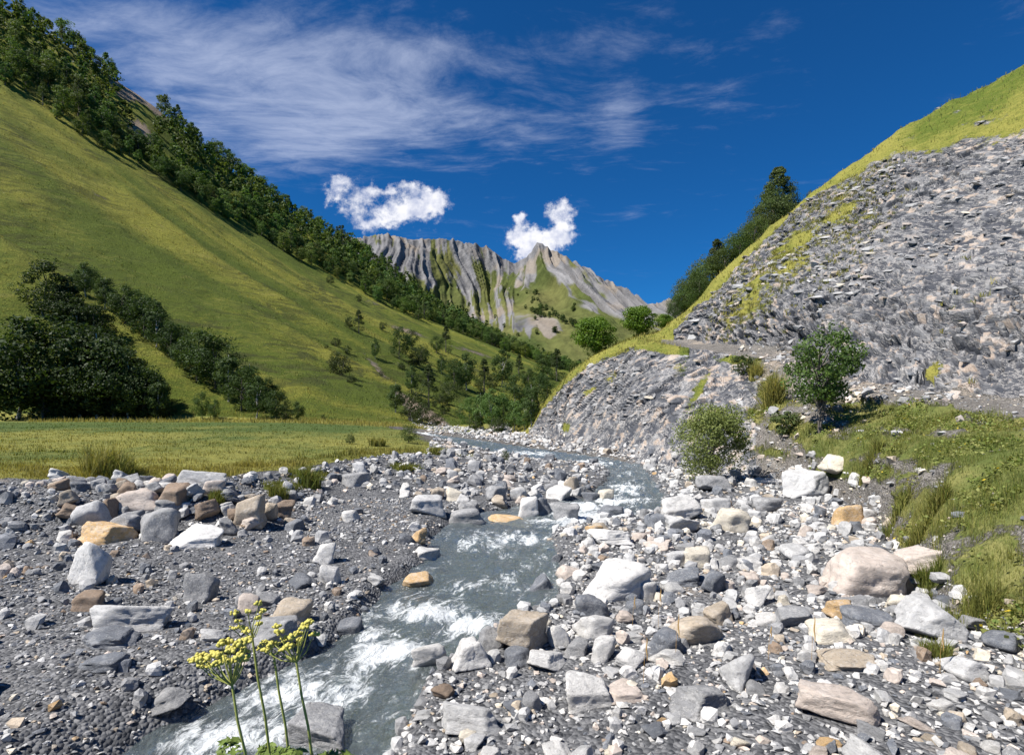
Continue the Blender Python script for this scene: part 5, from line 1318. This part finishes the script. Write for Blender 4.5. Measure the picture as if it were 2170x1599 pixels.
for px, top, base_, d, lab in ((1262, 660, 748, 45.5, 'bright green round tree on the shoulder of the cliff'), (1356, 638, 722, 44.5, 'bright green spreading tree at the bend of the track'), (1408, 660, 716, 44, 'small bright tree right of the spreading one')):
    x = (px - CX) / FOC * d; z = H1(x, d); zt = CZ + (HOR - top) / FOC * d
    place_tree(TV['right'][2], x, d, z - .1, max(zt - z, 1.0), lab, 'bright trees above the cliff', rs, 1.0, 1.15, 'tree', 'tree', (1.05, 1.1, .8))
# --- small trees on the mountain
nb = 0
for i in range(46):
    if i < 16: px, py = 1150 + rs.normal(0, 14), 664 + rs.normal(0, 6)
    elif i < 34:
        t = rs.random(); px, py = 1100 + 140 * t + rs.normal(0, 6), 622 + 85 * t + rs.normal(0, 6)
    else: px, py = rs.uniform(990, 1230), rs.uniform(620, 720)
    x, y, z = M_height_at(px, py)
    place_tree(TV['far'][i % 5], x, y, z - .5, rs.uniform(9, 15), 'tiny dark tree on the green mountain flank', 'dark trees dotted over the mountain flank', rs, .8, 1.2)

# --- the young maple beside the track and the large shrub at the cliff foot
mrs = np.random.default_rng(77)
def near_plant(name, label, px, py, hpx, cat, n, lsize, nclump, R, base, kind, multi, c1, c2, wide, dmin=12, trunk_r=.018, limbs=14, aspect=1.6, cs=1.0):
    x, d, z = at(px, py, dmin)
    h = hpx / FOC * d
    tm, cm, h0 = make_tree(int(px), kind, n, lsize, nclump, R, base, h, trunk_r, limbs, multi, None, c1, c2, aspect, cs)
    o = link(name, None, None, (x, d, z - .02), label=label, category=cat)
    o.scale = (wide, wide, 1)
    link('trunk', tm, o); c = link('crown', cm, o); c.color = (1, 1, 1, 1)
    return x, d, z
near_plant('young_maple', 'young maple with a dark thin trunk below the track', 1735, 916, 226, 'tree', 6400, .085, 34, .60, .20, 'vase', 3, (.120, .190, .040), (.045, .085, .022), 1.0, trunk_r=.02, limbs=30, cs=.72)
near_plant('large_shrub', 'large pale green shrub at the foot of the shale cliff', 1508, 1020, 172, 'shrub', 15000, .06, 60, .54, .04, 'shrub', 7, (.270, .310, .090), (.100, .130, .040), 1.0, trunk_r=.014, limbs=40, cs=.95)
near_plant('track_bush', 'dark bush hanging over the outer edge of the track', 1572, 800, 52, 'shrub', 1600, .07, 18, .50, .04, 'shrub', 3, (.10, .14, .035), (.035, .055, .018), 1.0)
near_plant('bank_bush', 'leafy low bush on the bank left of the maple', 1665, 925, 60, 'shrub', 1800, .06, 20, .55, .02, 'shrub', 3, (.12, .16, .05), (.05, .075, .025), 1.1)

# ------------------------------------------------------------------ grass
def blades(X, Y, Zz, hgt, wid, col, rs, lean=.35):
    n = len(X); a = rs.uniform(0, 2 * PI, n); l = np.abs(rs.normal(0, lean, n)); b = rs.uniform(0, 2 * PI, n)
    ux, uy = np.cos(b) * wid / 2, np.sin(b) * wid / 2; lx, ly = np.cos(a) * l * hgt, np.sin(a) * l * hgt
    base = np.stack([X, Y, Zz - .01], -1); u = np.stack([ux, uy, np.zeros(n)], -1)
    mid_ = base + np.stack([lx * .3, ly * .3, hgt * .55], -1); tip = base + np.stack([lx, ly, hgt * np.clip(1 - l * .35, .3, 1)], -1)
    P = np.stack([base - u, base + u, mid_ + u * .75, mid_ - u * .75, tip], 1).reshape(-1, 3)
    o = np.arange(n)[:, None] * 5
    F = np.concatenate([o + [0, 1, 2], o + [0, 2, 3], o + [3, 2, 4]], 1).reshape(-1, 3)
    return P, F, np.repeat(col, 5, 0)
def gcol(n, dryv, rs):
    t = np.clip(dryv + rs.normal(0, .22, n), 0, 1)[:, None]
    c = (1 - t) * np.array([.095, .140, .024]) + t * np.array([.33, .29, .085])
    return c * rs.uniform(.45, 1.35, (n, 1))
grs = np.random.default_rng(55)
def grass_on(Vt, coverv, weight, n, hmin, hmax, grs, thr=.5, wk=.0028):
    w = weight * (coverv[:, 0] > thr); w = w / w.sum()
    i = grs.choice(len(w), n, p=w)
    X = Vt[i, 0] + grs.normal(0, .05, n) * np.clip(Vt[i, 1] / 12, .5, 3); Y = Vt[i, 1] + grs.normal(0, .06, n) * np.clip(Vt[i, 1] / 12, .5, 3); Zz = Vt[i, 2]
    tuft = np.clip(.55 + .9 * fbm(X / .5, Y / .5, oct=2, seed=151), .25, 1.6)
    h = grs.uniform(hmin, hmax, n) * tuft
    wd = np.maximum(.006, wk * Y * .35) * grs.uniform(.7, 1.3, n)
    return X, Y, H(X, Y), h, wd, gcol(n, coverv[i, 1], grs)
parts = []
# meadow
wq = (is_mead.ravel() & (DD.ravel() < 60) & (PX.ravel() > -80) & (PX.ravel() < 1080)).astype(float) / np.maximum(DD.ravel(), 1) ** .6
parts.append(grass_on(V, cover, wq, 38000, .05, .16, grs))
wq2 = ((DD.ravel() < 34) & ~is_mead.ravel() & (PX.ravel() > -80) & (PX.ravel() < 1080)).astype(float)
parts.append(grass_on(V, cover, wq2, 5000, .08, .22, grs))
wq3 = (is_mead & (DD < Dl[5] * 1.12) & (PX > -80) & (PX < 900)).ravel().astype(float)
parts.append(grass_on(V, cover, wq3, 16000, .10, .26, grs))
wst = (is_hill | is_mead).ravel() & (DD.ravel() > 62) & (DD.ravel() < 80) & (PX.ravel() > 60) & (PX.ravel() < 900) & (Zg.ravel() < 2.6)
xs = grass_on(V, np.stack([cover[:, 0], np.full(len(cover), 1.05), cover[:, 2]], -1), wst.astype(float), 9000, .3, .7, grs, .3, .0022)
parts.append(xs)
P1 = [blades(*p_, grs) for p_ in parts]
def joinc(L):
    Vs, Fs, Cs, o = [], [], [], 0
    for v, f, c in L: Vs.append(v); Fs.append(f + o); Cs.append(c); o += len(v)
    return np.concatenate(Vs), np.concatenate(Fs), np.concatenate(Cs)
v, f, c = joinc(P1)
link('meadow_turf', mesh_np('meadow_turf', v, f, M_blade, False, dict(tint=c)), kind='stuff', label='short yellow-green grass of the meadow')
hw_ = (is_hill & (DD < 250) & (PX > -60) & (PX < 1150)).ravel() * (.6 + .8 * fbm(Xg / 6, DD / 6, oct=3, seed=181).ravel()).clip(0, 2) * DD.ravel() ** 1.2
hx_ = grass_on(V, cover, hw_, 44000, .22, .6, grs, .5, .0026)
vv_, ff_, cc_ = blades(*hx_, grs, .8)
link('hill_turf', mesh_np('hill_turf', vv_, ff_, M_blade, False, dict(tint=cc_ * np.array([1.0, .95, .9]))), kind='stuff', label='rough tussocky grass over the left hillside')
# right bank and crest
Vrf = Vr; wr = (low.ravel() & (PXr.ravel() > 1560) & (PXr.ravel() < 2800)).astype(float) * (np.linalg.norm(np.cross(du, dv), axis=-1)).ravel() / np.maximum(DDr.ravel(), 1) ** .8
pr = [grass_on(Vrf, cover_r, wr, 54000, .08, .36, grs, .45, .0015)]
wc = (above_track.ravel() & (PXr.ravel() < 2300)).astype(float) * (np.linalg.norm(np.cross(du, dv), axis=-1)).ravel()
pr.append(grass_on(Vrf, cover_r, wc, 20000, .15, .38, grs, .5, .0030))
ws = ((PXr.ravel() < 1480) & (DDr.ravel() < Dk[6].ravel() * 1.05)).astype(float) * (np.linalg.norm(np.cross(du, dv), axis=-1)).ravel()
pr.append(grass_on(Vrf, cover_r, ws, 9000, .15, .36, grs, .5, .0030))
v, f, c = joinc([blades(*p_, grs) for p_ in pr])
link('bank_turf', mesh_np('bank_turf', v, f, M_blade, False, dict(tint=c)), kind='stuff', label='tufted grass on the right bank and slope crest')
# tufts dotted over the belt of the upper slope
tw = (belt * above_track * sstep(.9, .3, gs)).ravel() + .10 * (above_track & (gs < .5)).ravel() * (PXr.ravel() < 2200) * (vn(Xr / 3, DDr / 3, seed=161).ravel() > .35)
tw = tw * np.linalg.norm(np.cross(du, dv), axis=-1).ravel(); tw /= tw.sum()
ti_ = grs.choice(len(tw), 3400, p=tw)
rep = 12
ii = np.repeat(ti_, rep); n = len(ii); ts = np.repeat(grs.uniform(.5, 1.3, len(ti_)), rep); dv_ = np.repeat(grs.uniform(.35, .9, len(ti_)), rep)
a_ = grs.uniform(0, 2 * PI, n); rr_ = .13 * ts * np.sqrt(grs.random(n))
X = Vr[ii, 0] + np.cos(a_) * rr_; Y = Vr[ii, 1] + np.sin(a_) * rr_; Zz = Vr[ii, 2] + .02
v, f, c = blades(X, Y, Zz, .26 * ts * grs.uniform(.6, 1.2, n), np.full(n, .03), gcol(n, dv_, grs), grs, .6)
link('slope_turf', mesh_np('slope_turf', v, f, M_blade, False, dict(tint=c)), kind='stuff', label='small yellow-green grass tufts dotted over the shale slope')

bw = ((low | tr) & (PXr > 1560) & (PXr < 3000)).ravel() * np.linalg.norm(np.cross(du, dv), axis=-1).ravel() / np.maximum(DDr.ravel(), 1) ** .5
bw = bw * np.where(cover_r[:, 0] > .5, .18, 1.0) * (.35 + np.clip(fbm(Xr / 1.6, DDr / 1.6, oct=3, seed=191).ravel() * 2, 0, 2)); bw /= bw.sum()
bi = grs.choice(len(bw), 2200, p=bw)
bs = .05 * 7.0 ** (grs.random(len(bi)) ** 2.6) * np.clip(Vr[bi, 1] / 16, .7, 1.3)
v, f, c = build_stones(Vr[bi, 0], Vr[bi, 1], bs, grs.choice([0, 1, 1, 2, 2, 3, 4, 7, 7, 8], len(bi)), HULL, grs, .3, Vr[bi, 2])
link('bank_rubble', mesh_np('bank_rubble', v, f, M_peb, False, dict(tint=c)), kind='stuff', label='loose pale stones on the right bank and track')
ww = ((low) & (PXr > 1560) & (PXr < 2800)).ravel() * np.linalg.norm(np.cross(du, dv), axis=-1).ravel() * (cover_r[:, 0] > .42) * np.clip(fbm(Xr / .8, DDr / .8, oct=3, seed=193).ravel() * 3 + .4, 0, 2) / np.maximum(DDr.ravel(), 1); ww /= ww.sum()
ci = grs.choice(len(ww), 1200, p=ww); rep = 16; ii = np.repeat(ci, rep); n = len(ii)
cr2 = np.repeat(grs.uniform(.10, .28, len(ci)), rep); u_ = grs.normal(size=(n, 3)); u_ /= np.linalg.norm(u_, axis=1, keepdims=True)
pc = Vr[ii] + u_ * (cr2 * np.sqrt(grs.random(n)))[:, None] * np.array([1, 1, .6]) + np.array([0, 0, .05])
P, F = leaves(pc, u_ * .3 + np.array([0, 0, .8]), np.maximum(.05, .0035 * Vr[ii, 1]), grs, 1.4)
tn_ = np.repeat(grs.random(len(ci)), rep)[:, None]; cl = (1 - tn_) * np.array([.15, .21, .045]) + tn_ * np.array([.28, .28, .09]); cl = cl * grs.uniform(.55, 1.3, (n, 1))
yf = grs.random(n) < .012; cl[yf] = (.75, .55, .05)
link('bank_weeds', mesh_np('bank_weeds', P, F, M_leafstuff, False, dict(tint=np.repeat(cl, 4, 0))), kind='stuff', label='leafy weeds with a few yellow flowers on the right bank')

# single large tufts
def tuft(px, py, hpx, wpx, label, dryv, n=420, dmin=5):
    x, d, z = at(px, py, dmin)
    h = hpx / FOC * d; r = wpx / FOC * d / 2
    a = grs.uniform(0, 2 * PI, n); rr = r * .55 * np.sqrt(grs.random(n))
    X = np.cos(a) * rr; Y = np.sin(a) * rr
    Zl = H(X + x, Y + d) - z
    P, F, C = blades(X, Y, Zl, h * grs.uniform(.55, 1.1, n), np.full(n, max(.007, .0011 * d)), gcol(n, np.full(n, dryv), grs), grs, .55)
    link('grass_tuft', mesh_np('grass_tuft', P, F, M_blade, False, dict(tint=C)), None, (x, d, z), label=label, category='grass tuft', group='large grass tufts')
for px, py, hp, wp, dryv, lab in ((215, 1005, 80, 130, .75, 'big straw-topped grass tuft at the left meadow edge'), (250, 1008, 60, 120, .45, 'green grass tuft overhanging the left meadow edge'), (655, 1030, 48, 90, .3, 'green tuft among stones before the meadow'), (590, 1055, 34, 70, .35, 'low tuft behind the leaning tan boulder'),
                                 (1640, 860, 86, 70, .75, 'tall golden grass tuft left of the maple'), (1845, 985, 40, 80, .45, 'tall green tuft above the right bar'), (1940, 1150, 40, 80, .5, 'green tuft behind the huge pinkish boulder'), (1985, 1080, 60, 80, .45, 'tall tuft at the right photo edge'),
                                 (1965, 1245, 60, 80, .2, 'fresh green tuft beside the brown wedge'), (1985, 1395, 50, 100, .4, 'dry green tuft under the veined boulder'), (1600, 800, 34, 46, .8, 'golden tuft on the outer edge of the track'), (1900, 1090, 40, 90, .4, 'spreading tuft beside the orange and white boulder'),
                                 (860, 1000, 22, 50, .4, 'small tuft on the gravel left of the stream'), (800, 945, 22, 60, .6, 'straw tuft at the meadow corner'), (460, 1062, 26, 60, .4, 'green tuft growing between stones of the left heap'), (2080, 1300, 90, 120, .4, 'tall tuft beyond the right photo edge'), (930, 962, 18, 80, .5, 'grass clump on the tip of the meadow tongue')):
    tuft(px, py, hp, wp, lab, dryv)

# ------------------------------------------------------------------ yellow umbel flowers close to the eye
m, q = new_mat('umbel_stem'); pos = q.new('ShaderNodeTexCoord').outputs['Object']
finish(m, q, q.mix(q.noise(pos, 30, 3), (.20, .25, .06), (.38, .37, .10)), .55); M_stem = m
m, q = new_mat('umbel_flower'); pos = q.new('ShaderNodeTexCoord').outputs['Object']
finish(m, q, q.mix(q.noise(pos, 60, 3), (.38, .37, .07), (.62, .53, .14)), .6); M_umb = m
m, q = new_mat('umbel_leaf'); pos = q.new('ShaderNodeTexCoord').outputs['Object']
finish(m, q, q.mix(q.noise(pos, 25, 3), (.06, .10, .02), (.16, .21, .04)), .6); M_uleaf = m
frs = np.random.default_rng(5)
def umbel(label, hub_px, hub_py, d, foot_px, rays, nhead, knob):
    hub = np.array([(hub_px - CX) / FOC * d, d, CZ + (HOR - hub_py) / FOC * d])
    fx = (foot_px - CX) / FOC * d; fz = H1(fx, d)
    foot = np.array([fx, d, fz])
    root = link('umbel_plant', None, None, tuple(foot), label=label, category='wild flower', group='yellow umbel plants in front of the stream')
    L = hub - foot
    pts = np.array([L * t + np.array([.05 * math.sin(t * 3.14), .02 * math.sin(t * 5), 0]) for t in np.linspace(0, 1, 7)]); pts[0][2] -= .03; pts[-1] = L
    sv, sf = tube(pts, np.linspace(.0065, .0042, 7), 8)
    link('stem', mesh_np('stem', sv, sf, M_stem), root)
    for k in range(4):
        hz_ = frs.uniform(.20, .55); ph = frs.uniform(0, 6.28); ln = frs.uniform(.16, .30); p0 = L * hz_
        dirv = np.array([math.cos(ph), math.sin(ph) * .8, .55]); tt_ = np.linspace(0, 1, 7)
        rc = p0 + np.outer(tt_, dirv) * ln - np.outer(tt_ ** 2, (0, 0, .35)) * ln
        bits = [tube(rc, np.linspace(.0022, .0008, 7), 4)]
        cen_ = []; nr_ = []
        for t in np.linspace(.25, 1, 16):
            pt = p0 + dirv * ln * t - np.array([0, 0, .35]) * ln * t * t
            for sd in (-1, 1):
                sdv = np.array([-dirv[1], dirv[0], 0]) * sd
                for e_ in (.3, .65, 1.0): cen_.append(pt + sdv * .055 * e_ * (1.15 - t * .7) + frs.normal(0, .004, 3)); nr_.append((0, -.2, 1))
        bits.append(leaves(np.array(cen_), np.array(nr_, float), np.full(len(cen_), .028), frs, 2.2, .35))
        lv_, lf_ = join(bits)
        link('leaf', mesh_np('leaf', lv_, lf_, M_uleaf, False), root)
    rp = []; heads = []
    for px, py, dd in rays:
        e = np.array([(px - CX) / FOC * (d + dd), d + dd, CZ + (HOR - py) / FOC * (d + dd)]) - foot
        mid_ = L + (e - L) * .5 + np.array([0, 0, -.012]) + frs.normal(0, .004, 3)
        rp.append(tube(np.array([L, mid_, e]), np.array([.0030, .0022, .0015]), 5)); heads.append(e)
    rv, rf_ = join(rp)
    link('umbel_ray', mesh_np('umbel_ray', rv, rf_, M_stem), root, kind='stuff')
    IV, IF = ICO[2] if knob > .008 else ICO[1]
    for e in heads:
        bits = []
        for k in range(nhead):
            o_ = frs.normal(0, 1, 3); o_ /= np.linalg.norm(o_); o_[2] = abs(o_[2]) * .8
            c_ = e + o_ * knob * frs.uniform(.8, 2.1)
            bits.append((IV * knob * frs.uniform(.45, .9) * np.array([1, 1, frs.uniform(.7, 1.2)]) + c_, IF))
            if k % 2 == 0:
                tv_, tf_ = tube(np.array([e, c_]), np.array([.0009, .0007]), 3)
                bits.append((tv_, np.concatenate([tf_[:, :3], tf_[:, [0, 2, 3]]])))
        bv, bf = join(bits)
        link('flower_head', mesh_np('flower_head', bv, bf, M_umb), root)
umbel('slender yellow umbel plant with few flower heads, in front of the stones', 535, 1352, 2.3, 548, [(497, 1300, 0), (503, 1318, .03), (525, 1296, -.03), (549, 1281, .02), (556, 1296, -.04), (512, 1330, .05), (545, 1312, .05), (520, 1338, -.04), (551, 1322, .03), (494, 1332, -.02)], 9, .0085)
umbel('wide yellow-green umbel with bent rays beside the rapids', 628, 1402, 2.25, 634, [(587, 1330, .02), (592, 1342, -.03), (604, 1356, .04), (572, 1370, -.03), (580, 1364, .05), (618, 1352, -.05), (634, 1344, .03), (645, 1332, -.02), (652, 1322, .03), (657, 1318, 0), (640, 1358, .05), (612, 1372, -.05), (600, 1378, .02), (560, 1380, 0), (664, 1345, .04), (626, 1366, .06)], 10, .0095)
umbel('dense bright yellow umbel at the lower left of the flowers', 492, 1452, 2.1, 500, [(412, 1400, 0), (424, 1392, .05), (436, 1398, -.05), (448, 1386, .05), (460, 1390, -.04), (470, 1366, .02), (482, 1362, .05), (488, 1378, -.05), (498, 1372, .03), (508, 1366, -.03), (516, 1360, .04), (524, 1358, 0), (518, 1380, .06), (505, 1392, -.06), (476, 1398, .06), (458, 1408, -.06), (440, 1412, .05), (490, 1404, 0), (520, 1398, -.03), (428, 1410, 0)], 14, .0100)
umbel('pale umbel bud stalk between the two larger umbels', 580, 1386, 2.35, 588, [(556, 1366, 0), (562, 1360, .03), (570, 1362, -.02), (590, 1366, .02), (597, 1372, -.02), (551, 1374, .02)], 8, .0070)

# dry grass stalks in front of the right bar
def stalk(px, py0, py1, d, lab):
    x, d, zf = at(px, py1 + 46, 4.0)
    zt = CZ + (HOR - py0) / FOC * d
    k = zt - zf
    root = link('grass_stalk', None, None, (x, d, zf), label=lab, category='grass stalk', group='dry stalks before the right bar')
    pts = np.array([[.03 * t * t, 0, k * t] for t in np.linspace(-.02, 1, 6)])
    v_, f_ = tube(pts, np.linspace(.0022, .0012, 6), 5); link('stem', mesh_np('stem', v_, f_, M_straw), root)
    L_ = (py1 - py0) / FOC * d; tops = pts[-1]
    pe = np.array([tops + np.array([.004 * math.sin(t * 9), 0, -L_ * (1 - t)]) for t in np.linspace(0, 1, 8)])
    v_, f_ = tube(pe, np.array([.001, .004, .0055, .006, .0055, .005, .003, .001]), 6); link('seed_head', mesh_np('seed_head', v_, f_, M_straw), root)
m, q = new_mat('dry_straw'); pos = q.new('ShaderNodeTexCoord').outputs['Object']
finish(m, q, q.mix(q.noise(pos, 80, 3), (.30, .17, .05), (.52, .34, .12)), .8); M_straw = m
for px, a0, a1, d, lab in ((1340, 1262, 1290, 4.0, 'dry stalk in front of the big white boulder'), (1432, 1300, 1352, 3.8, 'tallest dry stalk, left of the beige block'), (1395, 1245, 1285, 4.0, 'dry stalk before the dark slate boulder'), (1628, 1326, 1350, 3.8, 'short dry stalk below the muddy hollow'), (1720, 1306, 1362, 3.8, 'dry stalk left of the cream pointed boulder'),
                           (1992, 1330, 1380, 4.2, 'thick dry stalk at the right photo edge'), (1364, 1350, 1400, 3.6, 'thin dry stalk beside the pointed blue-grey boulder')):
    stalk(px, a0, a1, d, lab)
